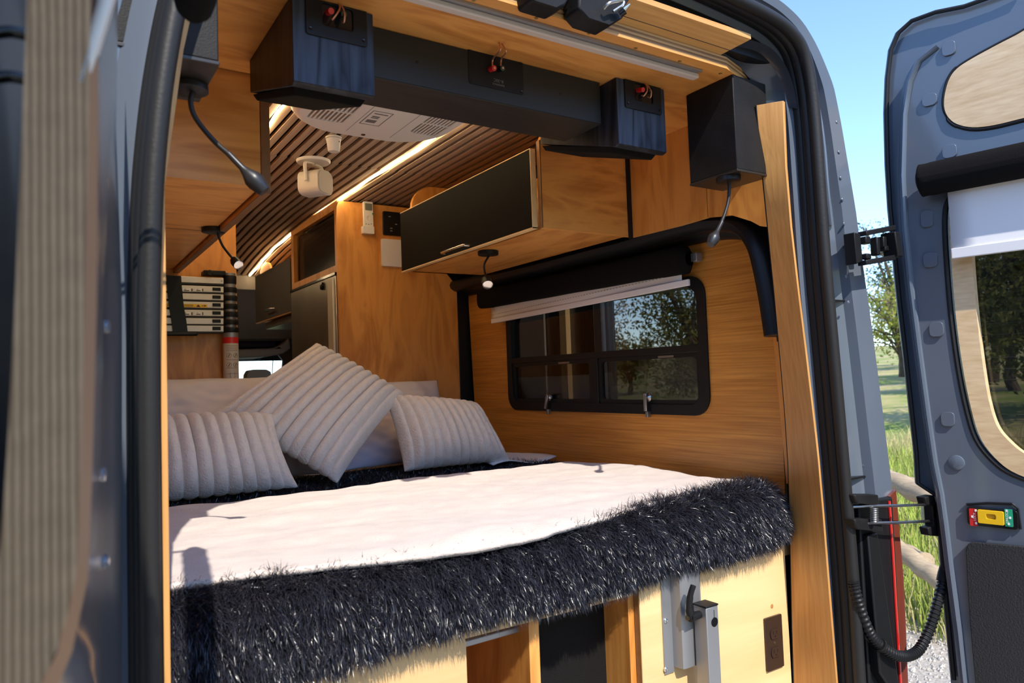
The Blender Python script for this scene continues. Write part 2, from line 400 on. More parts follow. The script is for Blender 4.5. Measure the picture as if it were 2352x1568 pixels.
mb = MB(); mb.box(1.745,1.775,3.9,4.55,.55,.69); part('door_header', mb, M['black_skin'], shellr)
# oak faced panel with the window
ol = [(1090,925),(1086,860),(1076,690),(1076,640),(1250,596),(1580,560),(1640,540),(1690,535),(1722,546),(1744,575),(1757,620),(1766,680),(1778,780),(1790,900),(1797,1000),(1802,1090),(1803,1180)]
ol = [(P(x, y, X=1.72).y, P(x, y, X=1.72).z) for x, y in ol]
ol = [(3.0,-.42)]+ol+[(ol[-1][0]-.005,-.42)]
mb = MB(); mb.prism(ol, fx(1.72), (.012,0,0), [whole])
part('wall_panel', mb, M['oak_y'], shellr, 'honey coloured oak veneer wall panel with horizontal grain')
# upper wall panels
t = thing('trim_2', 'maple upper wall panels between the right cabinet and the rear pillar', 'wall panel', (1.6,1.5,.4), kind='structure')
lowA = [(1446,546),(1500,533),(1560,518),(1625,499)]; lowB = [(1625,499),(1680,494),(1725,508),(1745,519),(1790,524)]
def up(pts, xs): return [(P(x, y, X=xs).y, P(x, y, X=xs).z) for x, y in pts]
A = up(lowA, 1.60); mb = MB(); mb.prism(A+[(A[-1][0], .76), (1.715, .76)], fx(1.60), (.012,0,0)); part('panel', mb, M['maple_z'], t)
A = up(lowB, 1.60); A = [(a-.002 if i == 0 else a, b) for i, (a, b) in enumerate(A)]; mb = MB(); mb.prism(A+[(1.12, .76), (A[0][0], .76)], fx(1.601), (.012,0,0)); part('panel', mb, M['maple_z'], t)
mb = MB(); mb.prism([(1.614,.50),(1.745,.50),(1.745,.66),(1.66,.80),(1.614,.84)], lambda u, v: (u, 1.15, v), (0,1.85,0)); part('panel_backing', mb, M['black_skin'], t)
mb = MB(); mb.box(1.585,1.60,1.716,1.722,.43,.76); part('black_gap_strip', mb, M['black_skin'], t)
# black arched body rail above the window
rl = [(1038,660),(1150,634),(1250,610),(1350,584),(1445,560),(1510,541),(1570,524),(1630,512),(1685,511),(1720,527),(1745,562),(1760,610),(1776,690),(1788,770)]
pts = catmull([P(x, y, X=1.665) for x, y in rl], 6)
mb = MB(); mb.tube(pts, .030, 12, flat=1.6, up=(0,0,1)); mb.tube([p+Vector((.05,0,-.012)) for p in pts], .035, 10)
struct('trim_3', mb, M['black_skin'], 'arched black body rail over the right side window', 'body rail')
mb = MB(); mb.box(1.66,1.745,3.012,3.14,-.5,.50); struct('trim_4', mb, M['black_skin'], 'black upright body pillar beside the tall wood cabinet', 'pillar', bevel=.01)
mb = MB(); mb.box(1.02,1.72,3.145,3.16,-1.15,.85)
# slatted ceiling, bends down towards the cab
CEIL = .80
prof = [(1.60,CEIL),(2.4,CEIL),(3.0,CEIL),(3.35,.797),(3.7,.784),(4.05,.762),(4.3,.735),(4.5,.705),(4.64,.680)]
mb = MB(); 
for i in range(len(prof)-1):
    (y0, z0), (y1, z1) = prof[i], prof[i+1]
    mb.hexa([(-.05,y0,z0+.012),(1.72,y0,z0+.012),(1.72,y1,z1+.012),(-.05,y1,z1+.012),(-.05,y0,z0+.03),(1.72,y0,z0+.03),(1.72,y1,z1+.03),(-.05,y1,z1+.03)])
ceil = struct('ceiling', mb, M['felt'], 'slatted wooden ceiling with dark felt between the slats', 'ceiling')
def slat(prof):
    s = MB(); w = .0113
    for i in range(len(prof)):
        pass
    vs = []; fs = []
    for y, z in prof: vs += [(-w,y,z),(w,y,z),(w,y,z+.011),(-w,y,z+.011)]
    for i in range(len(prof)-1):
        a, b = i*4, i*4+4
        for k in range(4): fs.append((a+k, a+(k+1) % 4, b+(k+1) % 4, b+k))
    fs += [(3,2,1,0), tuple(len(vs)-4+k for k in range(4))]
    return s.add(vs, fs)
s1 = _mesh('slat', slat([p for p in prof if p[0] <= 2.4]+[(2.52,CEIL)]), M['slat_y'], (0,0,0))
s2 = _mesh('slat', slat([(2.523,CEIL)]+[p for p in prof if p[0] > 2.5]), M['slat_y'], (0,0,0))
co = Vector(ORIG[ceil.name])
for k in range(40):
    x = .16+k*.0372
    if x > 1.60: break
    if abs(x-.587) < .018 or abs(x-1.095) < .012: pass
    for me, dx in ((s1, 0), (s2, .004)):
        o = bpy.data.objects.new('slat', me); COL.objects.link(o); o.parent = ceil; o.location = Vector((x+dx, 0, 0))-co
for x, nm, lb in ((.587,'led_strip','warm white LED strip along the ceiling by the left cabinet'),(1.095,'led_strip','long wavy warm white LED strip along the ceiling above the fridge side')):
    mb = MB(); pts = []
    for y in np.linspace(1.64, 4.6, 90):
        z = float(np.interp(y, [p[0] for p in prof], [p[1] for p in prof]))
        pts.append((x+.004*math.sin(y*9)+.003*math.sin(y*23), y, z-.004))
    mb.tube(pts, .0042, 8, flat=.6, up=(1,0,0)); single(nm, mb, M['led'], lb, 'LED strip', 'LED strips on the ceiling')
# rear ceiling panel with laminated edge
e = [(.02,1.134),(1.384,1.134),(1.60,1.20),(1.60,1.69),(.02,1.69)]
RZ = .72
mb = MB(); mb.prism(e, lambda u, v: (u, v, RZ), (0,0,.004)); rp_ = struct('ceiling_panel', mb, M['maple_x'], 'flat maple plywood panel lining the rear ceiling', 'ceiling panel')
for k in range(5):
    mb = MB(); o_ = .0012*(k % 2); mb.prism([(x+ (0 if x < 1 else -o_), y+(o_ if y < 1.3 else 0)) for x, y in e], lambda u, v: (u, v, RZ+.004+k*.005), (0,0,.005))
    part('ply_layer', mb, wood('ply_layer_%d' % k, (.16,.07,.025) if k % 2 else (.34,.17,.06), (.30,.14,.05) if k % 2 else (.50,.28,.10), 'x', fine=.8, coat=0), rp_)
for px, py in ((1088,0),(1232,41),(1353,76),(1460,110),(1561,140),(1655,168),(960,-40)):
    p = P(px, py, Z=RZ); p.y = max(p.y, 1.142)
    mb = MB(); mb.lathe([(.0045,0),(.0042,.0012),(.002,.0012),(.0018,.0004)], p, (0,0,-1), 12); part('screw', mb, M['brass'], rp_)
mb = MB(); mb.box(.44,1.24,1.69,1.70,.724,.83); part('front_edge', mb, M['maple_x'], rp_)
# header board between ceiling panel and seal
a = [P(1725,90,Y=1.085), P(1636,136,Y=1.150)]
z0, z1 = a[1].z, a[0].z
xr0, xr1 = a[1].x, a[0].x
mb = MB(); mb.hexa([(.985,1.150,z0),(xr0,1.150,z0),(xr1,1.085,z1),(.985,1.085,z1),(.985,1.150,z0+.012),(xr0,1.150,z0+.012),(xr1,1.085,z1+.012),(.985,1.085,z1+.012)])
hb = struct('trim_5', mb, M['strip_x'], 'oak header board above the rear opening', 'header board')
mb = MB(); mb.hexa([(.3,1.150,z0+.003),(0.98,1.150,z0+.003),(0.98,1.085,z1+.003),(.3,1.085,z1+.003),(.3,1.150,z0+.015),(0.98,1.150,z0+.015),(0.98,1.085,z1+.015),(.3,1.085,z1+.015)])
part('board', mb, M['maple_x'], hb)
mb = MB(); mb.box(.0,1.60,1.12,1.20,z0+.016,.90); part('header_beam', mb, M['black_skin'], hb)
ra = [(1727,92,1.088),(1770,110,1.09),(1803,148,1.09),(1822,196,1.092),(1832,250,1.095)]
rb_ = [(1634,138,1.152),(1690,152,1.16),(1726,186,1.165),(1743,220,1.165),(1750,262,1.165)]
ca, cb = catmull([P(a, b, Y=y) for a, b, y in ra], 6), catmull([P(a, b, Y=y) for a, b, y in rb_], 6)
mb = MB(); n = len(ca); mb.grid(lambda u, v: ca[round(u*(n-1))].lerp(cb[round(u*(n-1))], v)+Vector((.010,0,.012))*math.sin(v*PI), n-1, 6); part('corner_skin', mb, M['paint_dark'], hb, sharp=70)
# aluminium light channel under the panel
lc = thing('light_channel', 'long aluminium light channel across the rear ceiling panel', 'light fixture', (.8,1.185,RZ))
mb = MB(); mb.box(.30,1.342,1.183,1.203,RZ-.013,RZ-.0005); part('diffuser', mb, mat('diffuser', (.62,.52,.46), .4), lc, bevel=.003)
mb = MB(); mb.box(.30,1.335,1.166,1.170,RZ-.006,RZ-.0005); mb.box(.30,1.335,1.170,1.183,RZ-.002,RZ-.0005); part('channel', mb, M['alu'], lc)

# right and left pillar cover strips
inn = [(1735,242),(1748,380),(1762,520),(1778,680),(1792,830),(1802,950),(1809,1060),(1813,1180),(1815,1300),(1818,1450),(1824,1640)]
outp = [(1796,231),(1801,380),(1812,520),(1830,680),(1848,830),(1862,950),(1874,1060),(1884,1180),(1893,1300),(1905,1450),(1920,1640)]
yi = np.linspace(1.145,1.262,len(inn)); mb = MB(); vs = []; fs = []
yi = [1.145,1.160,1.175,1.190,1.203,1.212,1.219,1.224,1.228,1.230,1.232]
outp = [(a+3+4*k/10, b) for k, (a, b) in enumerate(outp)]
for (a, b), (c, d), y in zip(inn, outp, yi):
    p, q = P(a, b, Y=y), P(c, d, Y=1.098); nn = Vector((.81,-.2,0)).normalized()*.012
    vs += [p, q, q+nn+Vector((0,.006,0)), p+Vector((.012,.004,0))]
for i in range(len(inn)-1):
    for k in range(4): fs.append((i*4+k, i*4+(k+1) % 4, i*4+4+(k+1) % 4, i*4+4+k))
fs += [(3,2,1,0), tuple(len(vs)-4+k for k in range(4))]
mb.add(vs, fs); st = struct('trim_6', mb, M['strip_z'], 'tall bare wood strip covering the right rear pillar', 'pillar trim', bevel=.001)
mb = MB(); mb.tube([P(a, b, Y=y-.001)+Vector((.002,0,0)) for (a, b), y in zip(inn, yi)], .002, 6); part('dark_joint', mb, M['black_skin'], st)
mb = MB(); pts = [(P(a, b, X=1.716), ) for a, b in ()]
# narrow wood filler + black edge between oak panel and strip
fl = [(1768,692),(1778,800),(1790,930),(1800,1040),(1806,1110)]
mb = MB(); vs = []; fs = []
for i, (a, b) in enumerate(fl):
    p = P(a, b, X=1.705); vs += [p, Vector((1.68, p.y-.09, p.z)), Vector((1.69, p.y-.09, p.z)), p+Vector((.01,0,0))]
for i in range(len(fl)-1):
    for k in range(4): fs.append((i*4+k, i*4+(k+1) % 4, i*4+4+(k+1) % 4, i*4+4+k))
mb.add(vs, fs); part('filler', mb, M['maple_z'], st)
mb = MB(); mb.box(.139,.1465,1.09,1.26,-1.15,.28); mb.hexa([(.139,1.09,.28),(.1465,1.09,.28),(.1465,1.26,.28),(.139,1.26,.28),(.165,1.09,.48),(.173,1.09,.48),(.173,1.26,.48),(.165,1.26,.48)]); mb.hexa([(.165,1.09,.48),(.173,1.09,.48),(.173,1.26,.48),(.165,1.26,.48),(.194,1.098,.62),(.202,1.098,.62),(.202,1.26,.62),(.194,1.26,.62)])
struct('trim_7', mb, M['strip_z'], 'thin sunlit wood strip on the left rear pillar', 'pillar trim')
# cab end: lining, shelf, windscreen
t = thing('wall_front', 'grey cab lining with a storage shelf above the windscreen', 'cab lining', (1.1,5.2,-1.15), kind='structure')
mb = MB(); mb.hexa([(-.05,4.62,.60),(1.75,4.62,.60),(1.75,4.66,.60),(-.05,4.66,.60),(-.05,4.62,.92),(1.75,4.62,.92),(1.75,4.66,.92),(-.05,4.66,.92)])
mb.hexa([(-.05,4.62,.64),(1.75,4.62,.64),(1.75,5.25,.33),(-.05,5.25,.33),(-.05,4.66,.72),(1.75,4.66,.72),(1.75,5.3,.42),(-.05,5.3,.42)])
part('lining', mb, M['grey_trim'], t)
mb = MB(); mb.box(-.05,1.75,5.24,5.9,.32,.42); mb.box(-.05,1.75,5.88,5.92,.2,.4); part('shelf_back', mb, M['dark_trim'], t)
q = [P(a, b, Y=5.2) for a, b in ((520,803),(630,799),(650,790),(664,775),(668,800),(650,812),(620,818),(520,822))]
mb = MB(); mb.prism([(p.x, p.z) for p in q], lambda u, v: (u, 5.2, v), (0,.5,0)); part('shelf', mb, M['grey_trim'], t, bevel=.01)
ws = [P(a, b, Y=5.75) for a, b in ((500,818),(640,815),(650,828),(648,850),(640,870),(600,935),(500,935))]
outer = [(-.1,-1.2),(1.80,-1.2),(1.80,.93),(-.1,.93)]
mb = MB(); mb.prism(outer, lambda u, v: (u, 5.75, v), (0,.03,0), [[(p.x, p.z) for p in ws]]); part('windscreen_surround', mb, M['grey_trim'], t)
mb = MB(); mb.prism([(p.x, p.z) for p in ws], lambda u, v: (u, 5.77, v), (0,.004,0)); part('windscreen', mb, M['glass_clear'], t)
p0, p1 = P(628,812,Y=5.7), P(624,880,Y=5.7); mb = MB(); mb.tube([p0, p1], .004, 6); part('wiper_wire', mb, M['black_skin'], t)
q = [P(549,772,Y=5.3), P(634,770,Y=5.3), P(636,797,Y=5.3), P(549,798,Y=5.3)]
mb = MB(); mb.prism([(q[0].x-.2,q[0].z),(q[1].x,q[1].z),(q[2].x,q[2].z),(q[3].x-.2,q[3].z)], lambda u, v: (u, 5.3, v), (0,.25,0))
single('folded_blanket', mb, M['navy_cloth'], 'folded navy cloth on the cab overhead shelf', 'blanket', bevel=.02)
hr = thing('cab_seat', 'dark cab seat headrest against the windscreen', 'seat', (1.22,4.8,-1.15))
q = [P(a, b, Y=4.75) for a, b in ((566,905),(567,860),(573,850),(585,848),(612,848),(622,853),(626,868),(628,905))]
mb = MB(); mb.prism([(p.x, p.z) for p in q], lambda u, v: (u, 4.75, v), (0,.1,0)); part('headrest', mb, M['grey_print'], hr, bevel=.015)
c = P(597,900,Y=4.8); mb = MB(); mb.box(c.x-.24,c.x+.24,4.76,4.9,-.75,-.12); part('backrest', mb, M['grey_print'], hr, bevel=.04)
mb = MB(); mb.box(c.x-.24,c.x+.24,4.85,5.3,-1.15,-.72); part('seat_base', mb, M['grey_print'], hr, bevel=.04)
# ================================================================== SIDE WINDOW
t = thing('window_1', 'dark tinted side window with a black rounded frame and two lower vents', 'window', (1.72,2.1,WZ0), kind='structure')
mb = MB(); mb.prism(rrect(WY0-.012, WY1+.012, WZ0-.012, WZ1+.012, .062, 6), fx(1.712), (.05,0,0), [rrect(WY0+.022, WY1-.022, WZ0+.022, WZ1-.02, .045, 6)])
part('frame', mb, M['black_plastic'], t, bevel=.002)
mb = MB(); mb.box(1.735,1.739,WY0+.02,WY1-.02,WZ0+.02,WZ1-.018); part('pane', mb, M['glass_dark'], t)
mb = MB(); mb.box(1.714,1.75,WY0+.015,WY1-.015,.058,.082); part('cross_bar', mb, M['black_plastic'], t, bevel=.002)
mb = MB(); mb.box(1.714,1.75,2.060,2.098,WZ0+.015,.06); part('centre_bar', mb, M['black_plastic'], t, bevel=.002)
for y0, y1 in ((WY0+.022,2.06),(2.098,WY1-.022)):
    mb = MB(); mb.prism(rrect(y0, y1, WZ0+.022, .058, .012, 3), fx(1.719), (.014,0,0), [rrect(y0+.016, y1-.016, WZ0+.036, .044, .012, 3)])
    s = part('vent_frame', mb, M['black_plastic'], t)
    mb = MB(); mb.box(1.7265,1.7285,y0+.01,y1-.01,WZ0+.03,.05); part('vent_pane', mb, M['glass_tint'], s)
    mb = MB(); yc = (y0+y1)/2-.1; mb.box(1.717,1.719,yc-.035,yc+.035,.046,.053); part('vent_sticker', mb, M['alu_dark'], s)
for px, py in ((1262,915),(1490,915)):
    p = P(px, py, X=1.712); la = thing('window_latch', 'grey latch lever on the %s vent of the side window' % ('left' if px < 1400 else 'right'), 'latch', p, 'latches on the side window vents')
    mb = MB(); mb.lathe([(.014,0),(.014,.006),(.008,.012),(.006,.02)], p+Vector((.004,0,.004)), (-1,0,0), 16); part('pivot', mb, M['steel'], la)
    mb = MB(); mb.obox(p+Vector((-.012,.004,-.012)), (1,0,0), (0,1,.3 if px < 1400 else 0), (0,-.3 if px < 1400 else 0,1), .004,.007,.03); part('lever', mb, M['steel'], la, bevel=.002)
    mb = MB(); mb.box(p.x-.014,p.x+.002,p.y-.006,p.y+.006,p.z-.062,p.z-.042); part('catch', mb, M['alu_dark'], la, bevel=.002)

def fabric_roll(name, y0, y1, x, zc, hz, hx, lab):
    mb = MB(); N = 40
    def f(u, v):
        a = 2*PI*v; yy = y0+(y1-y0)*u
        w = 1+.05*math.sin(u*23+3*math.cos(a))*(.3+.7*(u > .9 or u < .1))
        e_ = min(1, (min(u, 1-u)*60+.25))**.5
        ca, sa = math.cos(a), math.sin(a)
        sgn = lambda q: (abs(q)**.7)*(1 if q > 0 else -1)
        return (x+hx*sgn(ca)*w*e_, yy, zc+hz*sgn(sa)*w*e_+.01*(u-.5))
    mb.grid(f, 60, 20)
    mb.add([(x, y0, zc), (x, y1, zc)], [])
    return mb
rb = thing('roller_blind', 'rolled black blackout blind with white screen above the side window', 'blind', (1.66,2.17,.25))
mb = fabric_roll('roll', 1.545, 2.795, 1.668, .348, .043, .034, ''); part('roll_cover', mb, M['black_fabric'], rb, sharp=80)
q0, q1 = P(1130,735,X=1.675), P(1566,645,X=1.675)
mb = MB(); mb.grid(lambda u, v: (1.675+.004*math.sin(u*9)*v, q0.y+(q1.y-q0.y)*u, (.335)*(1-v)+(q0.z+(q1.z-q0.z)*u)*v), 30, 6)
o = part('screen', mb, M['white_fabric'], rb); md = o.modifiers.new('s','SOLIDIFY'); md.thickness = .0012
r0, r1 = P(1130,738,X=1.672), P(1583,648,X=1.672)
mb = MB(); mb.obox((r0+r1)/2, r1-r0, (1,0,0), (0,0,1), (r1-r0).length/2, .005, .010); part('bottom_rail', mb, M['white_fabric'], rb, bevel=.002)
mb = MB(); d_ = (r1-r0); 
for k in range(70):
    c = q0+(q1-q0)*((k+.5)/70)+Vector((-.0035,0,.022)); mb.obox(c, d_, (1,0,0), (0,.3,1), .004, .0006, .0012)
part('stitching', mb, M['grey_cloth'], rb)
mb = MB(); mb.box(1.685,1.712,1.532,1.556,.335,.362); part('bracket', mb, M['alu'], rb, bevel=.002)

# ================================================================== OPEN SLIDING DOOR outside the side window
sd = thing('door_3', 'open sliding side door parked outside the tinted window', 'sliding door', (1.98,2.9,-1.2), kind='structure')
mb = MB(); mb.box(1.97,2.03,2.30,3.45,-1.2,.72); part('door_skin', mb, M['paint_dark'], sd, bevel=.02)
mb = MB(); mb.box(1.955,1.972,2.72,3.40,-.9,.6); part('lining', mb, M['grey_trim'], sd)
mb = MB(); mb.box(1.945,1.975,2.54,2.585,-.9,.6); part('wood_batten', mb, M['birch_z'], sd)
mb = MB(); mb.box(1.95,1.972,2.30,2.36,-1.1,.65); part('edge_trim', mb, M['paint'], sd, bevel=.008)

# ================================================================== RIGHT REAR DOOR
d1 = thing('door_1', 'open right rear van door in slate blue paint', 'van door', (DO.x, DO.y, -1.2), kind='structure')
sil = [(2352,-45),(2290,-15),(2205,15),(2140,28),(2085,48),(2055,75),(2038,115),(2030,180),(2027,260),(2030,380),(2036,480),(2046,580),(2058,700),(2072,820),(2086,950),(2096,1040),(2100,1110),(2145,1140),(2152,1230),(2166,1400),(2182,1560),(2196,1700)]
S = [duv(x, y, -.045) for x, y in sil]
far = .80
OH = [duv(x+14, y, -.045) for x, y in [(2352,420),(2260,435),(2200,445),(2178,465),(2172,510),(2176,600),(2186,720),(2202,840),(2222,940),(2245,1010),(2285,1060),(2330,1090),(2420,1122)]]
mb = MB(); mb.prism([(far, S[0][1]+.08)]+S+[(far, S[-1][1])], dfn(-.045), DN*-.03, [[(far-.13, OH[0][1]+.02)]+OH+[(far-.13, OH[-1][1]-.01)]]); part('outer_skin', mb, M['paint'], d1, bevel=.004)
sil2 = [(2352,15),(2290,42),(2215,70),(2140,102),(2098,135),(2076,185),(2064,260),(2060,400),(2066,520),(2080,660),(2098,800),(2118,950),(2134,1060),(2148,1130),(2158,1200),(2170,1300),(2190,1450),(2206,1600),(2216,1700)]
S2 = [duv(x, y, 0) for x, y in sil2]
win = [(2352,420),(2260,435),(2200,445),(2178,465),(2172,510),(2176,600),(2186,720),(2202,840),(2222,940),(2245,1010),(2285,1060),(2330,1090),(2420,1122)]
def smo(l, k=4): return [(q.x, q.y) for q in catmull([(a, b, 0) for a, b in l], k)]
win = smo(win)
Wn = [duv(x, y, 0) for x, y in win]
hole = [(far-.12, Wn[0][1]+.03)]+Wn+[(far-.12, Wn[-1][1]-.02)]
mb = MB(); mb.prism([(far-.01, S2[0][1]+.06)]+S2+[(far-.01, S2[-1][1])], dfn(0), DN*-.05, [hole]); part('inner_panel', mb, M['paint'], d1, bevel=.006)
mb = MB(); pp = [Vector(dfn(.004)(*duv(x+13, y+3, .004))) for x, y in sil2[3:]]; mb.tube(pp, .008, 8); part('pressed_edge', mb, M['paint'], d1)
mb = MB(); pp = [Vector(dfn(-.03)(*duv(x+9, y, -.03))) for x, y in sil[:21]]; mb.tube(pp, .006, 8); part('edge_seal', mb, M['rubber'], d1)
ring_in = [(2352,470),(2262,480),(2236,500),(2230,560),(2236,660),(2247,770),(2262,880),(2276,945),(2292,985),(2318,1015),(2352,1042),(2420,1075)]
ring_in = smo(ring_in)
Ri = [duv(x, y, .012) for x, y in ring_in]; Ro = [duv(x+3, y, .012) for x, y in win]
mb = MB(); mb.prism([(far-.13, Ro[0][1]+.03)]+[(u+.004, v) for u, v in Ro]+[(far-.13, Ro[-1][1]-.02)], dfn(-.02), DN*.026, [[(far-.17, Ri[0][1]+.03)]+Ri+[(far-.17, Ri[-1][1]-.02)]])
ring = part('window_surround', mb, M['blonde'], d1, 'pale plywood window surround', bevel=.003)
mb = MB(); pp = [Vector(dfn(-.002)(*duv(x-2, y, -.002))) for x, y in win]; mb.tube(pp, .007, 8); part('black_rim', mb, M['rubber'], d1)
mb = MB(); mb.prism([(far-.15, Wn[0][1]+.03)]+Wn+[(far-.15, Wn[-1][1]-.02)], dfn(-.03), DN*-.004); gp = part('window_pane', mb, M['glass_dark'], d1)
z0, z1 = min(v for u, v in Wn), max(v for u, v in Wn)
for k in range(26):
    z = z0+.03+k*.028
    if z > z1: break
    mb = MB(); mb.tube([Vector(dfn(-.0285)(.06, z)), Vector(dfn(-.0285)(far-.2, z))], .0004, 5); part('heater_wire', mb, M['black_print'], gp)
# upper wood inset
ins = [(2400,35),(2352,72),(2290,105),(2235,135),(2200,158),(2182,182),(2172,215),(2170,245),(2178,268),(2198,285),(2235,293),(2285,288),(2352,272),(2400,262)]
ins = smo(ins)
In = [duv(x, y, .002) for x, y in ins]; cxm = sum(u for u, v in In)/len(In); czm = sum(v for u, v in In)/len(In)
mb = MB(); zb_i, zt_i = In[-1][1], In[0][1]; mb.prism([(u, v) for u, v in In]+[(far-.28, zb_i-.004)]+[(far-.24+.06*math.sin(a_), (zb_i+zt_i)/2-(zt_i-zb_i)*.5*math.cos(a_)) for a_ in np.linspace(.1, PI-.1, 10)]+[(far-.28, zt_i+.02)], dfn(.001), DN*.006); part('upper_inset', mb, M['blonde'], d1, 'pale wood inset in the upper door recess')
mb = MB(); mb.tube([Vector(dfn(.002)(*duv(x-3 if 2160 < x < 2200 else x, y+(4 if y > 270 else -3), .002))) for x, y in catmull([(a, b, 0) for a, b in ins], 5) and [(q.x, q.y) for q in catmull([(a, b, 0) for a, b in ins], 5)]], .0045, 8); part('inset_rim', mb, M['rubber'], d1)
# pressed bosses
for px, py, w, h in ((2180,112,13,17),(2136,230,15,15),(2182,348,14,16),(2130,503,12,20),(2138,597,14,18),(2152,756,14,18),(2178,962,13,17)):
    u, v = duv(px, py, 0); s = 1.75/F
    mb = MB(); mb.prism(rrect(u-w*s*1.1, u+w*s*1.1, v-h*s, v+h*s, w*s*.7, 4), dfn(0), DN*.006); part('pressed_boss', mb, M['paint'], d1, bevel=.004)
u, v = duv(2197,1062,0); mb = MB(); mb.lathe([(.019,0),(.018,.004),(.012,.006),(.0001,.0065)], dfn(0)(u, v), DN, 20); part('pressed_boss', mb, M['paint'], d1)
# lock plate
lp = part('lock_plate', MB().prism(rrect(*(lambda a, b: (a[0], b[0], b[1], a[1]))(duv(2222,1161,.001), duv(2342,1216,.001)), .008, 4), dfn(.001), DN*.009), M['black_gloss'], d1, 'black lock plate', bevel=.002)
def dp(x0, y0, x1, y1, off, th, mt, name, r=.002, bev=0):
    a, b = duv(x0, y0, off), duv(x1, y1, off)
    return part(name, MB().prism(rrect(a[0], b[0], b[1], a[1], r, 3), dfn(off), DN*th), mt, lp, bevel=bev)
dp(2226,1167,2246,1208,.010,.002,M['red'],'lock_tab'); dp(2307,1168,2328,1210,.010,.002,M['green'],'unlock_tab')
a, b = duv(2246,1169,.010), duv(2308,1206,.010)
mb = MB(); mb.prism(rrect(a[0], b[0], b[1], a[1], .003, 3), dfn(.010), DN*.006, [rrect(a[0]+.018, b[0]-.016, b[1]+.012, a[1]-.008, .004, 3)]); part('yellow_handle', mb, M['yellow'], lp, bevel=.0015)
mb = MB(); mb.prism(rrect(a[0]+.01, b[0]-.01, b[1]+.006, a[1]-.004, .003, 3), dfn(.0095), DN*.002); part('handle_recess', mb, mat('yellow_deep', (.55,.33,.01), .5), lp)
for txt, px in (('LOCK', 2239), ('UNLOCK', 2313)):
    u, v = duv(px, 1186, .013); part('lettering', text_mb(txt, .0075, dfn(.0125)(u, v), (0,0,1), -DD, DN*.0006), M['white_print'], lp)
for px, py in ((2233,1186),(2241,1172),(2242,1201),(2320,1189),(2312,1173),(2317,1203)):
    u, v = duv(px, py, .013); part('symbol', MB().prism(rrect(u-.0022,u+.0022,v-.0028,v+.0028,.0008,2), dfn(.0125), DN*.0006), M['white_print'], lp)
mb = MB(); mb.tube([Vector(dfn(.004)(*duv(x, y, .004))) for x, y in ((2220,1158),(2270,1155),(2325,1157),(2338,1168),(2344,1215))], .003, 6); part('plate_groove', mb, M['black_skin'], d1)
# lower trim panel
lpn = [(2420,1262),(2352,1253),(2240,1243),(2226,1247),(2221,1262),(2226,1360),(2234,1470),(2246,1600),(2260,1720)]
L = [duv(x, y, .002) for x, y in lpn]
mb = MB(); mb.prism([(far-.1, L[0][1])]+L+[(far-.1, L[-1][1])], dfn(.001), DN*.012); part('trim_panel', mb, mat('trim_pebble', (.020,.020,.022), .55, bump=.5, bscale=260), d1, 'black pebbled plastic lower trim panel', bevel=.006)
# blind on the door
db = thing('door_blind', 'rolled black fabric blind with white screen on the right rear door', 'blind', Vector(dfn(.05)(.1,.3)))
a0, a1 = duv(2112,418,.035), duv(2352,362,.035)
u0 = a0[0]; sl = (a1[1]-a0[1])/(a1[0]-a0[0])*.0
zc = a0[1]; mb = MB()
def f(u, v):
    a = 2*PI*v; uu = u0+.62*u; e_ = min(1, min(u, 1-u)*90+.3)**.5; r = .042*(1+.03*math.sin(u*40+a*2)*(u < .05))
    return DO+DN*(.045+r*.95*math.cos(a)*e_)+DD*uu+Vector((0,0,zc+r*math.sin(a)*e_))
mb.grid(f, 80, 22); part('roll_cover', mb, M['black_fabric'], db, sharp=80)
s0 = duv(2178,470,.03); s1 = duv(2196,594,.03)
mb = MB(); mb.grid(lambda u, v: DO+DN*(.030+.012*v*v)+DD*((s0[0]+.004*v)+(.55)*u)+Vector((0,0,(zc-.02)*(1-v)+s1[1]*v)), 10, 10)
o = part('screen', mb, M['white_fabric'], db); md = o.modifiers.new('s','SOLIDIFY'); md.thickness = .0012
mb = MB(); mb.obox(DO+DN*.042+DD*(s0[0]+.279)+Vector((0,0,s1[1]+.012)), DD, DN, (0,0,1), .276, .003, .013); part('bottom_rail', mb, M['white_fabric'], db, bevel=.002)

# hinges, check strap, wiring loom
HY = 1.035
mb = MB(); q = [P(a, b, Y=HY) for a, b in ((1962,533),(1976,536),(1982,600),(1968,606))]; mb.prism([(p.x, p.z) for p in q], lambda u, v: (u, HY, v), (0,.03,0)); hg = part('hinge', mb, M['black_plastic'], d1, 'black upper hinge', bevel=.002)
for y0, y1 in ((534,521),(601,589)):
    a, b = P(1980,y0+3,Y=HY), P(2048,y1+3,Y=1.02); mb = MB(); mb.obox((a+b)/2, b-a, (0,1,0), (0,0,1), (b-a).length/2, .012, .0065); part('arm', mb, M['black_plastic'], hg, bevel=.002)
for x, y, w, h in ((1988,552,9,8),(1990,589,9,6),(2012,566,6,20),(2027,556,7,12),(2032,571,9,6)):
    p = P(x, y, Y=HY-.005); s = 1.95/F; mb = MB(); mb.box(p.x-w*s,p.x+w*s,p.y-.008,p.y+.012,p.z-h*s,p.z+h*s); part('knuckle', mb, M['black_plastic'], hg, bevel=.003)
a, b = P(2044,535,Y=1.02), P(2052,592,Y=1.02); mb = MB(); mb.obox((a+b)/2, (1,0,0), (0,1,0), b-a, .012, .02, (b-a).length/2); part('door_leaf', mb, M['black_plastic'], hg, bevel=.003)
hg = None
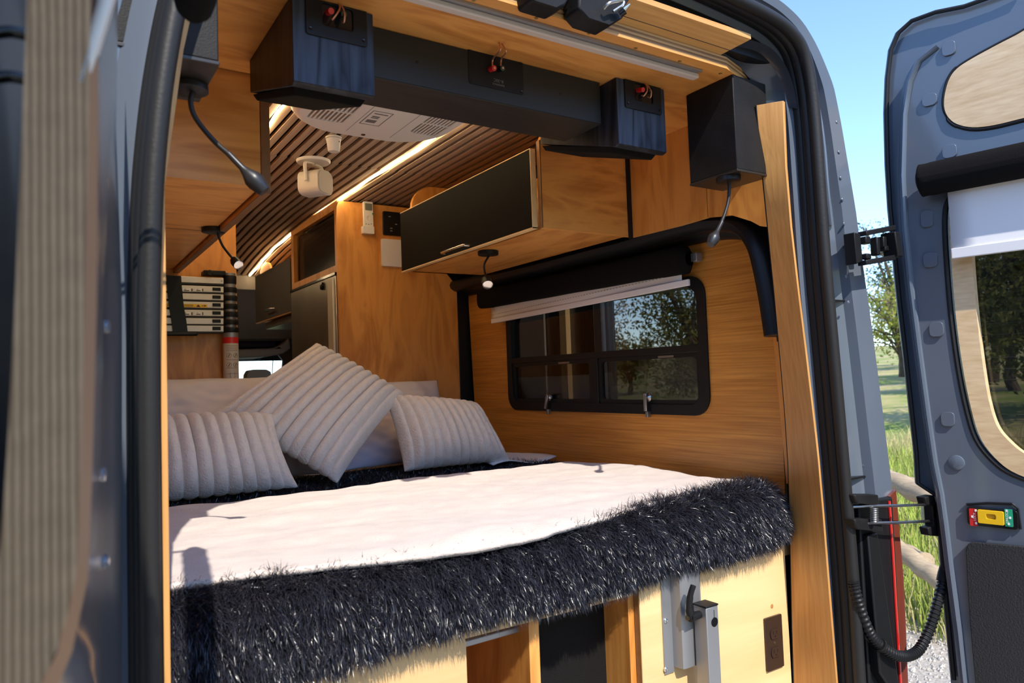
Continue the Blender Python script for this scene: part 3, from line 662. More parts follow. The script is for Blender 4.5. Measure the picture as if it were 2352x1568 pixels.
for y0, y1, x1 in ((1136,1156,2018),(1192,1216,2026)):
    q = [P(a, b, Y=1.03) for a, b in ((1962,y0),(x1,y0),(x1+4,y1+5),(1968,y1))]; mb = MB(); mb.prism([(p.x, p.z) for p in q], lambda u, v: (u, 1.03, v), (0,.03,0)); o_ = part('hinge' if hg is None else 'body_leaf', mb, M['black_panel'], hg or d1, None if hg else 'black lower hinge with spring', bevel=.004); hg = hg or o_
for y0, y1 in ((1162,1158),(1201,1196)):
    mb = MB(); mb.tube([P(1952,y0+2,Y=1.05), P(1998,y0,Y=1.03), P(2060,y0-1,Y=1.02), P(2140,y1,Y=1.01)], .0036, 8); part('check_rod', mb, M['steel'], hg)
mb = MB(); c0, c1 = P(2008,1164,Y=1.02), P(2008,1198,Y=1.02); pts = [c0+(c1-c0)*(k/80)+Vector((.0085*math.cos(k*.63), .0085*math.sin(k*.63), 0)) for k in range(81)]; mb.tube(pts, .0016, 5); part('coil_spring', mb, M['steel'], hg)
q = [P(a, b, Y=1.005) for a, b in ((2125,1142),(2147,1137),(2152,1160),(2160,1232),(2136,1230),(2132,1212),(2146,1208),(2143,1163),(2130,1160))]
mb = MB(); mb.prism([(p.x, p.z) for p in q], lambda u, v: (u, 1.005, v), (0,.025,0)); part('door_leaf', mb, M['black_panel'], hg, bevel=.003)
wl_ = thing('wiring_loom', 'corrugated black wiring conduit looping from pillar to right door', 'cable conduit', P(2085,1510,Y=1.02))
cp = catmull([P(1960,1335,Y=1.05), P(1972,1385,Y=1.045), P(1996,1450,Y=1.04), P(2022,1482,Y=1.03), P(2055,1503,Y=1.02), P(2085,1506,Y=1.015), P(2112,1490,Y=1.01), P(2135,1445,Y=1.005), P(2152,1390,Y=1.0), P(2166,1335,Y=1.0)], 24)
mb = MB(); rr = [(.0135 if (k//2) % 2 == 0 else .0110) for k in range(len(cp))]; k0 = 24*3
mb.tube(cp, rr, 12); part('conduit', mb, M['black_plastic'], wl_, sharp=25)
mb = MB(); mb.tube(cp[70:74], .017, 14); part('clamp', mb, M['black_panel'], wl_)
q = cp[-1]; mb = MB(); mb.tube([q, q+Vector((.006,0,.02)), q+Vector((.012,0,.05))], [.016,.014,.007], 12); part('grommet', mb, M['black_panel'], wl_)

# ================================================================== LEFT REAR DOOR (close to the camera, out of focus)
d2 = thing('door_2', 'open left rear van door with thick plywood window frame in the near foreground', 'van door', (.05,.7,-1.2), kind='structure')
def LP(px, py, y): return P(px, py, Y=y)
edgeL = [(64,-40),(50,300),(34,700),(12,1100),(-12,1330),(-70,1480),(-160,1620)]
edgeR = [(208,-40),(203,300),(194,700),(184,1100),(172,1330),(130,1490),(60,1640)]
mb = MB(); vs = []; fs = []
for (a, b), (c, d) in zip([(q.x, q.y) for q in catmull([(x, y, 0) for x, y in edgeL], 5)], [(q.x, q.y) for q in catmull([(x, y, 0) for x, y in edgeR], 5)]):
    p, q = LP(a, b, .50), LP(c, d, .50); vs += [p, q, q+Vector((.006,.075,0)), p+Vector((.006,.075,0))]
n = len(vs)//4
for i in range(n-1):
    for k in range(4): fs.append((i*4+k, i*4+(k+1) % 4, i*4+4+(k+1) % 4, i*4+4+k))
fs += [(3,2,1,0), tuple(len(vs)-4+k for k in range(4))]
mb.add(vs, fs); part('window_surround', mb, M['ring_ply'], d2, 'layered plywood window surround', sharp=50)
# inner face veneer + painted inner panel receding to the hinge side
mb = MB(); vs = []; fs = []
cols = [(.50,lambda y: np.interp(y, [-40,300,700,1100,1330,1500,1640], [208,203,194,184,172,130,60])),(.515,lambda y: np.interp(y, [-40,160,300,700,1100,1330,1500,1640], [216,226,226,222,212,202,165,105])),(.56,lambda y: np.interp(y, [-40,700,1640], [232,232,185])),(.80,lambda y: np.interp(y, [-40,700,1640], [258,240,235])),(.88,lambda y: np.interp(y, [-40,300,700,1640], [266,258,258,258])),(.97,lambda y: np.interp(y, [-40,300,700,1640], [270,264,275,275])),(1.0,lambda y: np.interp(y, [-40,300,700,1640], [272,267,280,280]))]
ys = [-60,80,160,300,500,700,900,1100,1250,1330,1420,1500,1580,1660]
for y in ys:
    for yy, fxx in cols: vs.append(LP(float(fxx(y)), y, yy))
nc = len(cols); fv = []; fp = []
for i in range(len(ys)-1):
    for k in range(nc-1):
        (fv if k == 0 else fp).append((i*nc+k, i*nc+k+1, (i+1)*nc+k+1, (i+1)*nc+k))
part('surround_face', MB().add(vs, fv), mat('surround_veneer', (.36,.20,.11), .5), d2, sharp=80)
o = part('inner_panel', MB().add(vs, fp), M['paint'], d2, sharp=50)
mb = MB(); mb.box(-.15,-.036,-.6,.60,.45,.85); part('upper_panel', mb, M['paint'], d2)
mb = MB(); mb.box(-.15,-.036,-.6,.60,-1.2,-.75); part('lower_panel', mb, M['paint'], d2)
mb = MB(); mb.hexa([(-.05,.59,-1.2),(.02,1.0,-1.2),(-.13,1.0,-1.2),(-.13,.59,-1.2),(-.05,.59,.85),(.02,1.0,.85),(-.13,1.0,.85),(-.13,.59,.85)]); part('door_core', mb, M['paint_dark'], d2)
mb = MB(); mb.box(-.040,-.036,-.6,.60,-.75,.45); part('window_pane', mb, M['glass_dark'], d2)
for px, py, y in ((243,750,.8),(240,1290,.78),(232,1090,.75),(238,420,.8)):
    p = LP(px, py, y); mb = MB(); mb.lathe([(.007,0),(.006,.003),(.003,.004)], p, (1,-.3,0), 14); part('pressed_boss', mb, M['paint'], d2)
p = LP(255,150,.62); mb = MB(); mb.obox(LP(228,60,.52), (.2,.0,-.1), (0,1,0), (.25,0,1), .004, .02, .05); part('blind_bracket', mb, M['white_plastic'], d2, bevel=.003)
# roof-ladder hoops seen past the left door window
for py in (75, 178):
    pts = catmull([P(-120,py+70,Y=.585), P(-50,py+12,Y=.585), P(0,py,Y=.585), P(40,py,Y=.585), P(110,py+20,Y=.585)], 8)
    single('curved_rod', MB().tube(pts, .0042, 10), M['black_gloss'], '%s curved black rod at the far left behind the plywood frame' % ('upper' if py < 100 else 'lower'), 'metal rod', 'curved rods at the left door window')
# black latch hood and bracket on the header
lt = thing('door_latch', 'black latch hood with bent metal loop on the ceiling header', 'latch', P(1390,20,Y=1.10))
q = [P(a, b, Y=1.08) for a, b in ((1330,-20),(1329,18),(1348,40),(1403,58),(1433,40),(1433,20),(1460,-20))]
mb = MB(); mb.prism([(p.x, p.z) for p in q], lambda u, v: (u, 1.08, v), (0,.05,.0)); part('hood', mb, M['black_panel'], lt, bevel=.004)
mb = MB(); mb.tube(catmull([P(1387,20,Y=1.07), P(1398,8,Y=1.06), P(1412,3,Y=1.06), P(1430,2,Y=1.06), P(1431,10,Y=1.06), P(1420,18,Y=1.065), P(1408,26,Y=1.07)], 6), .0034, 8); part('metal_loop', mb, M['steel'], lt)
mb = MB(); mb.tube([P(1424,33,Y=1.07), P(1436,24,Y=1.06)], .007, 12); part('plunger', mb, M['black_gloss'], lt)
mb = MB(); mb.tube([P(1434,22,Y=1.06), P(1447,9,Y=1.05)], [.005,.002], 10); part('plunger_tip', mb, M['chrome'], lt)
q = [P(a, b, Y=1.09) for a, b in ((1215,-25),(1222,0),(1285,20),(1300,12),(1320,-25))]
mb = MB(); mb.prism([(p.x, p.z) for p in q], lambda u, v: (u, 1.09, v), (0,.05,0)); single('latch_cover', mb, M['black_panel'], 'smooth black plastic cover beside the latch hood', 'cover', bevel=.005)
lbd = thing('door_blind', 'rolled black fabric blind on the left rear door, only its end in view', 'blind', (.12,.5,.40))
ra, rb2 = Vector((.146,.85,.419)), Vector((.146-.136*.72,.85-.72,.419))
mb = MB(); N = 40; mb.tube([ra.lerp(rb2, k/N) for k in range(N+1)], [.012]+[.0195]+[.0215+.0008*math.sin(k*1.7) for k in range(N-1)], 18); part('roll_cover', mb, M['black_fabric'], lbd, sharp=80)
for dz in (.019, .009):
    mb = MB(); mb.tube([ra+Vector((-.01,-.02,dz)), ra+Vector((-.10,-.02,dz))], .0028, 8); part('bracket_pin', mb, M['black_plastic'], lbd)
# ================================================================== SPEAKERS UNDER THE REAR CEILING PANEL
def rear_speaker(x0, x1, lab):
    Y0, Y1, zr, zf, zt = 1.30, 1.62, .556, .648, RZ-.0005
    t = thing('surround_speaker', lab, 'speaker', ((x0+x1)/2, 1.45, zr), 'speakers under the rear ceiling')
    prof = [(Y0, zt), (Y0, zr), (Y0+.012, zr-.004), (Y1, zf), (Y1, zt)]
    mb = MB(); mb.prism(prof, lambda u, v: (x0, u, v), (x1-x0,0,0)); part('cabinet', mb, M['speaker_wood'], t, bevel=.0015)
    mb = MB(); mb.box(x0+.0005,x1-.0005,Y0-.0012,Y0,zr+.001,zt-.001); part('back_panel', mb, M['speaker_face'], t, 'blue-black wood grained back panel')
    mb = MB(); s = (zf-zr)/(Y1-Y0-.012); mb.hexa([(x0+.006,Y0+.03,zr+.003),(x1-.006,Y0+.03,zr+.003),(x1-.006,Y1+.004,zf-.002),(x0+.006,Y1+.004,zf-.002),(x0+.014,Y0+.04,zr-.010),(x1-.014,Y0+.04,zr-.010),(x1-.014,Y1,zf-.016),(x0+.014,Y1,zf-.016)])
    part('grille', mb, M['black_fabric'], t, bevel=.002)
    w = x1-x0; a, b = x0+w*.15, x1-w*.09
    mb = MB(); mb.prism([(a, RZ-.0008), (a, RZ-.068), (a+.004, RZ-.071), (b-.004, RZ-.071), (b, RZ-.068), (b, RZ-.0008)], lambda u, v: (u, Y0-.0052, v), (0,.004,0), [rrect(a+w*.20, b-w*.18, RZ-.048, RZ-.004, .006, 4)])
    tp = part('terminal_plate', mb, M['black_plastic'], t, bevel=.001)
    mb = MB(); mb.box(a+w*.18,b-w*.16,Y0-.0016,Y0-.0013,RZ-.05,RZ-.002); part('terminal_well', mb, M['black_gloss'], tp)
    for k, (sx, sz) in enumerate(((a+.008,RZ-.060),(b-.008,RZ-.060))):
        mb = MB(); mb.lathe([(.0032,0),(.003,.001),(.001,.0008)], (sx, Y0-.0052, sz), (0,-1,0), 12); part('screw', mb, M['black_gloss'], tp)
    c = Vector(((a+b)/2, Y0, RZ-.024))
    for k, (dx, m_) in enumerate(((-.017, M['red']), (.008, M['black_gloss']))):
        mb = MB(); mb.tube([c+Vector((dx,-.001,.004)), c+Vector((dx,-.022,-.002))], .0058, 12); part('binding_post', mb, m_, tp)
    for k in (0, 1):
        mb = MB(); mb.tube(catmull([c+Vector((.004+.002*k,-.004,.026)), c+Vector((.002+.006*k,-.016,.012)), c+Vector((-.006+.014*k,-.024,-.004)), c+Vector((-.014+.022*k,-.020,-.016)), c+Vector((-.013+.02*k,-.012,-.012))], 6), .0018, 8)
        part('speaker_wire', mb, M['copper'], tp)
    return t
rear_speaker(.392, .550, 'black angled speaker on the left end of the bar, big knot in its grain')
rear_speaker(1.178, 1.339, 'black angled speaker on the right end of the bar by the wall')
t = thing('centre_speaker', 'long black centre speaker bar hung between two angled speakers', 'speaker', (.86,1.41,.614))
B0, B1 = .551, 1.163
mb = MB(); mb.box(B0,B1,1.344,1.490,.614,RZ-.0005); part('cabinet', mb, M['speaker_wood_x'], t, bevel=.0015)
mb = MB(); mb.box(B0+.001,B1-.001,1.3425,1.344,.616,RZ-.002); part('back_panel', mb, mat('bar_back', (.010,.010,.010), .55), t)
c = P(1140,165,Y=1.342); pl = MB().prism(rrect(c.x-.072, c.x+.072, c.z-.040, c.z+.042, .005, 3), lambda u, v: (u, 1.3412, v), (0,.0012,0))
tp = part('terminal_plate', pl, M['black_panel'], t)
for dx in (-.066,.066):
    for dz in (-.034,.036):
        mb = MB(); mb.lathe([(.0036,0),(.0034,.001),(.001,.0008)], (c.x+dx, 1.3412, c.z+dz), (0,-1,0), 12); part('screw', mb, M['black_gloss'], tp)
for px, py in ((958,142),(1287,216)):
    p = P(px, py, Y=1.3424); mb = MB(); mb.lathe([(.0032,0),(.003,.0004),(.0026,-.002)], p, (0,-1,0), 12); part('keyhole', mb, M['black_gloss'], t)
for px, m_ in ((1129,M['red']),(1148,M['black_gloss'])):
    p = P(px, 158, Y=1.335); mb = MB(); mb.tube([p+Vector((0,.008,.001)), p+Vector((0,-.012,-.003))], .0062, 8); b_ = part('binding_post', mb, m_, tp)
    mb = MB(); mb.lathe([(.0026,0),(.0026,.001)], p+Vector((0,-.0122,-.003)), (0,-1,0), 10); part('post_end', mb, M['chrome'], b_)
    q = P(1148, 101, Z=RZ); mb = MB(); mb.tube(catmull([q+Vector(((px-1138)*.0003,0,.004)), q+Vector(((px-1138)*.0008,-.012,-.02)), p+Vector((0,-.008,.02)), p+Vector((0,-.004,.004))], 7), .0019, 8); part('speaker_wire', mb, M['copper'], tp)
part('lettering', text_mb('R-30C', .010, (c.x+.004, 1.3411, c.z-.020), (-1,0,0), (0,0,-1), (0,-.0005,0)), M['grey_print'], tp)
part('lettering', text_mb('REFERENCE', .0062, (c.x+.004, 1.3411, c.z-.029), (-1,0,0), (0,0,-1), (0,-.0005,0)), M['grey_print'], tp)

# ================================================================== CORNER BOXES + READING LAMPS
def cbox(x0, x1, y0, y1, z0, lab):
    t = thing('corner_box', lab, 'speaker box', ((x0+x1)/2, (y0+y1)/2, z0), 'black boxes in the rear corners')
    mb = MB(); mb.box(x0,x1,y0,y1,z0,RZ-.001); part('box', mb, M['black_panel'], t, bevel=.002)
    mb = MB(); mb.box(x0-.001,x1+.001,y0-.001,y1+.001,z0-.006,z0); part('bottom_board', mb, mat('box_bottom', (.018,.014,.012), .35), t, bevel=.001)
    return t
cbox(1.42, 1.545, 1.148, 1.300, .486, 'black painted wooden box in the right rear ceiling corner')
cbox(.04, .226, 1.118, 1.282, .486, 'black painted wooden box in the left rear ceiling corner')
def lamp(lab, base, br, bh, pts, hr, hl, lit, style):
    t = thing('reading_lamp', lab, 'reading lamp', base, 'gooseneck reading lamps')
    mb = MB(); mb.lathe([(br,0),(br,bh*.9),(br*.94,bh)], base, (0,0,-1), 32); part('base', mb, M['black_plastic'], t)
    pp = catmull(pts, 10); mb = MB(); mb.tube(pp, .0042 if style == 'big' else .0036, 10); part('gooseneck', mb, M['rubber'], t)
    d = (Vector(pts[-1])-Vector(pts[-2])).normalized(); o = Vector(pts[-1])
    mb = MB()
    if style == 'big': pr = [(.0048,-.03),(.0052,0),(.0085,.01),(hr,hl*.45),(hr*1.02,hl*.62),(hr*.72,hl),(hr*.66,hl+.001)]
    else: pr = [(.005,-.006),(hr*.8,0),(hr*.8,hl*.25),(hr,hl*.28),(hr,hl),(hr*.82,hl),(hr*.8,hl-.004)]
    mb.lathe(pr, o, d, 24); h = part('head', mb, M['black_plastic'] if not (style == 'big') else mat('lamp_head', (.03,.03,.033), .38, .3), t)
    if lit:
        mb = MB(); mb.lathe([(hr*.70,0),(hr*.78,.0015),(hr*.55,.0035)], o+d*(hl-.003), d, 20); part('lens', mb, M['bulb'], h)
        mb = MB(); mb.lathe([(hr*.82,0),(hr*.97,.002),(hr*.80,.003)], o+d*(hl-.001), d, 20); part('bezel', mb, M['chrome'], h)
    return t
b = P(432,196,Z=.479); 
lamp('gooseneck lamp bent right from the left black corner box, unlit', b, .030, .010, [b+Vector((.008,0,-.006)), P(438,235,Y=b.y), P(450,272,Y=b.y), P(490,322,Y=b.y-.005), P(530,358,Y=b.y-.01), P(556,385,Y=b.y-.015)], .0145, .05, False, 'big')
b = P(1673,408,Z=.479)
lamp('gooseneck lamp hanging from the right black corner box, unlit', b, .030, .011, [b+Vector((0,0,-.008)), P(1675,430,Y=b.y), P(1673,460,Y=b.y), P(1665,490,Y=b.y), P(1652,522,Y=b.y), P(1648,530,Y=b.y)], .0140, .045, False, 'big')
CB = .44
b = P(1121,577,Z=CB-.001)
lamp('lit gooseneck lamp under the right overhead cabinet', b, .036, .014, [b+Vector((.006,0,-.012)), P(1113,605,Y=b.y), P(1113,622,Y=b.y), P(1117,640,Y=b.y-.03)], .0185, .035, True, 'small')
CBL = .46
b = P(490,524,Z=CBL-.001)
lamp('lit gooseneck lamp under the left overhead cabinet', b, .032, .013, [b+Vector((.012,0,-.011)), P(503,545,Y=b.y), P(512,565,Y=b.y), P(528,586,Y=b.y-.02), P(538,597,Y=b.y-.045)], .0145, .032, True, 'small')

# ================================================================== OVERHEAD CABINETS
def handle(t_, a, b, out, r=.0042, nm='handle', par=None):
    a, b, out = Vector(a), Vector(b), Vector(out); d = (b-a).normalized()
    mb = MB(); mb.tube([a, a+out*.85+d*.002, a+out+d*.008, b+out-d*.008, b+out*.85-d*.002, b], r, 10); return part(nm, mb, M['chrome'], par or t_)
t = thing('overhead_cabinet', 'right overhead cabinet with black drop door and maple end', 'cabinet', (1.42,2.2,CB), 'overhead cabinets')
X0, X1, Y0, Y1 = 1.245, 1.598, 1.722, 2.66
mb = MB(); mb.box(X0+.016,X1,Y0+.012,Y1,CB,CB+.015); part('bottom', mb, M['maple_y'], t)
mb = MB(); mb.prism([(X0+.004,CB-.002),(X1,CB-.002),(X1,.745),(X0+.05,.745),(X0+.02,.73),(X0+.004,.70)], lambda u, v: (u, Y0, v), (0,.015,0)); part('end_panel', mb, M['maple_x'], t)
mb = MB(); mb.box(X0+.0005,X0+.0045,Y0-.001,Y0+.0145,CB-.002,.70); part('end_edge', mb, M['ply_y'], t)
mb = MB(); mb.box(X1-.012,X1,Y0,Y1,CB,.75); part('back', mb, M['maple_y'], t)
mb = MB(); mb.prism([(X0+.02,CB),(X1,CB),(X1,.80)]+[(X0+.12+.10*math.cos(a), .70+.095*math.sin(a)) for a in np.linspace(PI*.5, PI, 8)], lambda u, v: (u, Y1-.018, v), (0,.018,0)); part('far_end', mb, M['maple_z'], t)
DZ0, DZ1, DY0, DY1 = CB+.002, .677, 1.745, 2.672
mb = MB(); mb.box(X0-.017,X0-.001,DY0,DY1,DZ0,DZ1); dr = part('door', mb, M['ply_x'], t)
mb = MB(); mb.box(X0-.0185,X0-.017,DY0+.001,DY1-.001,DZ0+.001,DZ1-.001); part('door_face', mb, M['black_laminate'], dr, 'matte black laminate')
mb = MB(); mb.box(X0-.0188,X0-.0005,DY0,DY1,DZ1,DZ1+.0025); mb.box(X0-.0188,X0-.0005,DY0-.003,DY0,DZ0-.003,DZ1+.002); mb.box(X0-.0188,X0-.0005,DY0-.003,DY1,DZ0-.004,DZ0); part('edge_banding', mb, M['birch_y'], dr)
xh = X0-.0185; a, b = P(1025,582,X=xh), P(1079,566,X=xh); b.z = a.z
handle(t, a, b, (-.024,0,0), nm='handle', par=dr)

LX = .43
t = thing('overhead_cabinet', 'left overhead cabinet with maple end and two plywood doors', 'cabinet', (.2,2.35,CBL), 'overhead cabinets')
mb = MB(); mb.box(-.055,LX,1.694,1.71,CBL-.001,.79); part('end_panel', mb, M['maple_x'], t)
mb = MB(); mb.box(-.055,LX-.001,1.71,2.245,CBL,CBL+.015); part('bottom', mb, M['maple_x'], t)
mb = MB(); mb.box(-.055,LX-.001,2.249,3.03,CBL,CBL+.015); part('bottom', mb, M['maple_x'], t)
mb = MB(); mb.box(-.055,LX-.001,2.245,2.249,CBL-.001,CBL+.015); part('seam_edge', mb, M['ply_y'], t)
mb = MB(); mb.box(-.055,-.04,1.71,3.03,CBL,.79); part('back', mb, M['maple_y'], t)
for y0, y1, hp in ((1.700,2.345,((560,508),(598,490))),(2.352,3.03,((455,596),(485,579)))):
    mb = MB(); mb.box(LX+.004,LX+.024,y0,y1,CBL-.012,.775); d_ = part('door', mb, M['maple_y'], t)
    mb = MB(); mb.box(LX+.0045,LX+.0235,y0-.0015,y0,CBL-.012,.775); mb.box(LX+.0045,LX+.0235,y0,y1,CBL-.0135,CBL-.012); part('door_edge', mb, ply('rough_ply_%d' % int(y0*10), 'x', (.13,.05,.02), (.36,.17,.06), 1500), d_)
    a = P(*hp[0], X=LX+.024); b = P(*hp[1], X=LX+.024); zz = CBL+.02
    handle(t, (LX+.024, y0+.36, zz), (LX+.024, y0+.46, zz), (.028,0,0), r=.0045, par=d_)

# ================================================================== LEFT PARTITION + TELESCOPIC LADDER
PYL = 3.035
mb = MB(); mb.box(-.055,.668,PYL,PYL+.018,-1.15,.80); pn = struct('wall_partition', mb, M['maple_z'], 'maple partition panel behind the folded ladder', 'partition')
mb = MB(); mb.box(-.05,.62,PYL-.010,PYL-.0005,.395,.425); part('shelf_rail', mb, M['black_skin'], pn)
ld = thing('telescopic_ladder', 'collapsed telescopic ladder with white rungs hung on the partition', 'ladder', (.3,2.97,-.3))
LY = 2.965
for k, y in enumerate((645,665,683,701,719.5,738,755)):
    a, b = P(372, y-7, Y=LY), P(511, y-7, Y=LY); c = P(511, y+6.5, Y=LY)
    mb = MB(); mb.box(.0,b.x+.004,LY,LY+.045,c.z,b.z); r = part('rung', mb, mat('rung_alu_%d' % k, (.72,.70,.66), .4, .15), ld, bevel=.0015)
    mb = MB(); mb.box(.0,b.x+.004,LY+.004,LY+.04,c.z-.006,c.z); part('rung_gap', mb, M['dark_trim'], r)
    if k > 0:
        q0, q1 = P(488, y-5, Y=LY-.002), P(507, y+3, Y=LY-.002); mb = MB(); mb.box(q0.x,q1.x,LY-.004,LY,q1.z,q0.z); part('release_button', mb, M['black_plastic'], r, bevel=.001)
    else:
        q = P(509, y, Y=LY-.001); mb = MB(); mb.lathe([(.004,0),(.0035,.001)], q, (0,-1,0), 12); part('screw', mb, M['chrome'], r)
    if k in (1, 4):
        for x0, x1 in ((420,444),(449,468)):
            q0, q1 = P(x0, y-4, Y=LY), P(x1, y+5, Y=LY); mb = MB(); mb.box(q0.x,q1.x,LY-.0006,LY,q1.z,q0.z); s = part('sticker', mb, M['white_print'], r)
            mb = MB(); w = q1.x-q0.x; h = q0.z-q1.z
            mb.box(q0.x+w*.78,q1.x-w*.04,LY-.0010,LY-.0006,q1.z+h*.1,q0.z-h*.1); mb.box(q0.x+w*.08,q0.x+w*.6,LY-.0010,LY-.0006,q1.z+h*.15,q1.z+h*.45); mb.tube([(q0.x+w*.15,LY-.001,q0.z-h*.2),(q0.x+w*.3,LY-.001,q0.z-h*.42)], .0006, 4); mb.tube([(q0.x+w*.3,LY-.001,q0.z-h*.2),(q0.x+w*.15,LY-.001,q0.z-h*.42)], .0006, 4)
            part('print', mb, M['grey_print'], s)
    if k == 3:
        q0, q1 = P(360, y-5, Y=LY), P(476, y+5, Y=LY); mb = MB(); mb.box(.02,q1.x,LY-.0006,LY,q1.z,q0.z); s = part('warning_sticker', mb, M['yellow'], r)
        mb = MB(); h = q0.z-q1.z
        for j in range(3): mb.box(.05,q1.x-.05,LY-.001,LY-.0006,q1.z+h*(.2+.25*j),q1.z+h*(.28+.25*j))
        mb.prism([(q1.x-.04,q1.z+h*.15),(q1.x-.024,q1.z+h*.15),(q1.x-.032,q1.z+h*.85)], lambda u, v: (u, LY-.001, v), (0,.0004,0)); mb.box(q1.x-.02,q1.x-.01,LY-.001,LY-.0006,q1.z+h*.42,q1.z+h*.58); mb.prism([(q1.x-.01,q1.z+h*.2),(q1.x-.003,q1.z+h*.5),(q1.x-.01,q1.z+h*.8)], lambda u, v: (u, LY-.001, v), (0,.0004,0))
        part('print', mb, M['black_print'], s)
xc = P(530,700,Y=LY).x+.002
zs = [P(530, y, Y=LY).z for y in (632,651,659,671,678,690,697,709,715,727,733,745,751,762)]
for k in range(0, len(zs)-1, 2):
    rr_ = .0245+.0012*k/2
    mb = MB(); mb.lathe([(rr_,0),(rr_*1.05,.003),(rr_*1.05,zs[k]-zs[k+1]-.003),(rr_,zs[k]-zs[k+1])], (xc, LY+.024, zs[k+1]), (0,0,1), 24); part('collar', mb, M['black_plastic'], ld)
mb = MB(); mb.lathe([(.0225,0),(.0225,zs[0]-zs[-1]+.01)], (xc, LY+.024, zs[-1]), (0,0,1), 20); part('inner_tubes', mb, M['alu'], ld)
zt = P(530,763,Y=LY).z; mb = MB(); mb.lathe([(.0290,0),(.0290,zt+.32)], (xc, LY+.024, -.32), (0,0,1), 28); tb = part('outer_tube', mb, M['alu'], ld)
z0, z1 = P(530,788,Y=LY).z, P(530,774,Y=LY).z; mb = MB(); mb.lathe([(.0293,0),(.0293,z1-z0)], (xc, LY+.024, z0), (0,0,1), 28); part('red_band', mb, M['red'], tb)
z2 = P(530,880,Y=LY).z; mb = MB(); mb.lathe([(.0293,0),(.0293,z0-z2)], (xc, LY+.024, z2), (0,0,1), 28); lb_ = part('label', mb, mat('ladder_label', (.62,.55,.47), .5), tb)
mb = MB(); R_ = .0296
def onlab(a, z): return (xc+R_*math.sin(a), LY+.024-R_*math.cos(a), z)
for y in (793,797,801,805,826,845,858): 
    z = P(530, y, Y=LY).z; mb.tube([onlab(a, z) for a in np.linspace(-.8,.8,8)], .0007, 4)
for y in (816,838):
    z = P(530, y, Y=LY).z
    for a0 in (-.42,.42):
        mb.tube([onlab(a0+.30*math.cos(k*PI/6), z+.0085*math.sin(k*PI/6)) for k in range(13)], .0008, 4); mb.tube([onlab(a0-.1, z-.005), onlab(a0+.1, z+.005)], .0015, 4)
z = P(530,861,Y=LY).z; mb.tube([onlab(a, z+b) for a, b in ((-.3,-.009),(.3,-.009),(.3,.009),(-.3,.009),(-.3,-.009))], .0008, 4)
part('print', mb, M['grey_print'], lb_)
mb = MB(); vs = []
for (a, b) in ((382,632),(384,660),(388,700),(394,735),(398,766)):
    p = P(a, b, Y=LY-.006); vs += [p, p+Vector((.051,0,0)), p+Vector((.051,.002,0)), p+Vector((0,.002,0))]
fs = [(i*4+k, i*4+(k+1) % 4, i*4+4+(k+1) % 4, i*4+4+k) for i in range(4) for k in range(4)]
mb.add(vs, fs); single('ladder_strap', mb, M['black_skin'], 'black webbing strap tying the ladder rungs together', 'strap')
a, b = P(366,767,Y=LY-.01), P(450,767,Y=LY-.01); mb = MB(); mb.tube([a+Vector((-.1,.03,0)), a, b+Vector((-.01,0,0)), b, b+Vector((.004,.03,.004))], .0075, 10); single('carry_handle', mb, M['black_plastic'], 'black carry handle below the lowest ladder rung', 'handle')
a = P(500,628,Y=LY-.005); mb = MB(); mb.box(a.x-.05,a.x+.03,a.y,a.y+.06,a.z-.006,a.z+.012); mb.lathe([(.012,0),(.012,.01)], a+Vector((-.03,-.002,0)), (0,-1,0), 14); single('ladder_hook', mb, M['black_plastic'], 'small black clamp above the top ladder rung', 'hook', bevel=.003)

# ================================================================== TALL CABINET, FRIDGE, GALLEY
TY = 2.995
tc_ = thing('tall_cabinet', 'tall maple cabinet side at the head of the bed', 'cabinet', (1.36,3.1,-1.15))
top = [(772,900),(772,520),(773,475),(778,458),(790,448),(815,446),(860,450),(935,462),(1010,474)]
tp_ = [(P(x, y, Y=TY).x, min(P(x, y, Y=TY).z, .789)) for x, y in top]
mb = MB(); mb.prism([(1.655,-1.15),(1.078,-1.15),(1.078,.4)]+tp_[1:]+[(1.60,.785),(1.60,.50),(1.655,.44)], lambda u, v: (u, TY, v), (0,.016,0)); part('side_panel', mb, M['maple_z'], tc_)
for zz in (.44,):
    pass
mb = MB(); mb.box(1.10,1.70,3.70,3.718,-1.15,.79); part('far_side', mb, M['maple_z'], tc_)
FX = 1.085
mb = MB(); mb.box(FX,FX+.02,3.012,3.05,.485,.795); mb.box(FX,FX+.02,3.66,3.70,.485,.795); mb.box(FX,FX+.02,3.05,3.66,.485,.515); mb.box(FX,FX+.02,3.05,3.66,.76,.795); part('microwave_frame', mb, M['maple_z'], tc_)
mb = MB(); mb.box(FX+.03,1.5,3.06,3.65,.516,.758); mw = single('microwave', mb, M['black_skin'], 'dark built-in microwave above the fridge', 'microwave', bevel=.003)
mb = MB(); mb.box(FX+.026,FX+.030,3.12,3.65,.525,.75); part('glass_door', mb, M['black_gloss'], mw)
fr = thing('fridge', 'stainless steel fridge behind the tall maple cabinet', 'fridge', (1.35,3.35,-1.15))
mb = MB(); mb.box(FX+.03,1.68,3.016,3.69,-1.12,.478); part('body', mb, M['black_plastic'], fr)
mb = MB(); mb.box(FX-.012,FX+.028,3.024,3.685,-.9,.47); part('door', mb, M['stainless'], fr, bevel=.006)
mb = MB(); mb.box(FX-.014,FX+.03,3.02,3.69,.47,.481); part('top_trim', mb, M['black_gloss'], fr)
mb = MB(); mb.box(FX-.022,FX-.012,3.03,3.10,-.9,.455); part('handle_strip', mb, mat('handle_strip', (.62,.58,.50), .45, .3), fr, bevel=.003)
q = P(741,657,X=FX-.013); mb = MB(); mb.lathe([(.018,0),(.017,.008),(.008,.01)], q, (-1,0,0), 18); part('latch', mb, M['black_gloss'], fr)
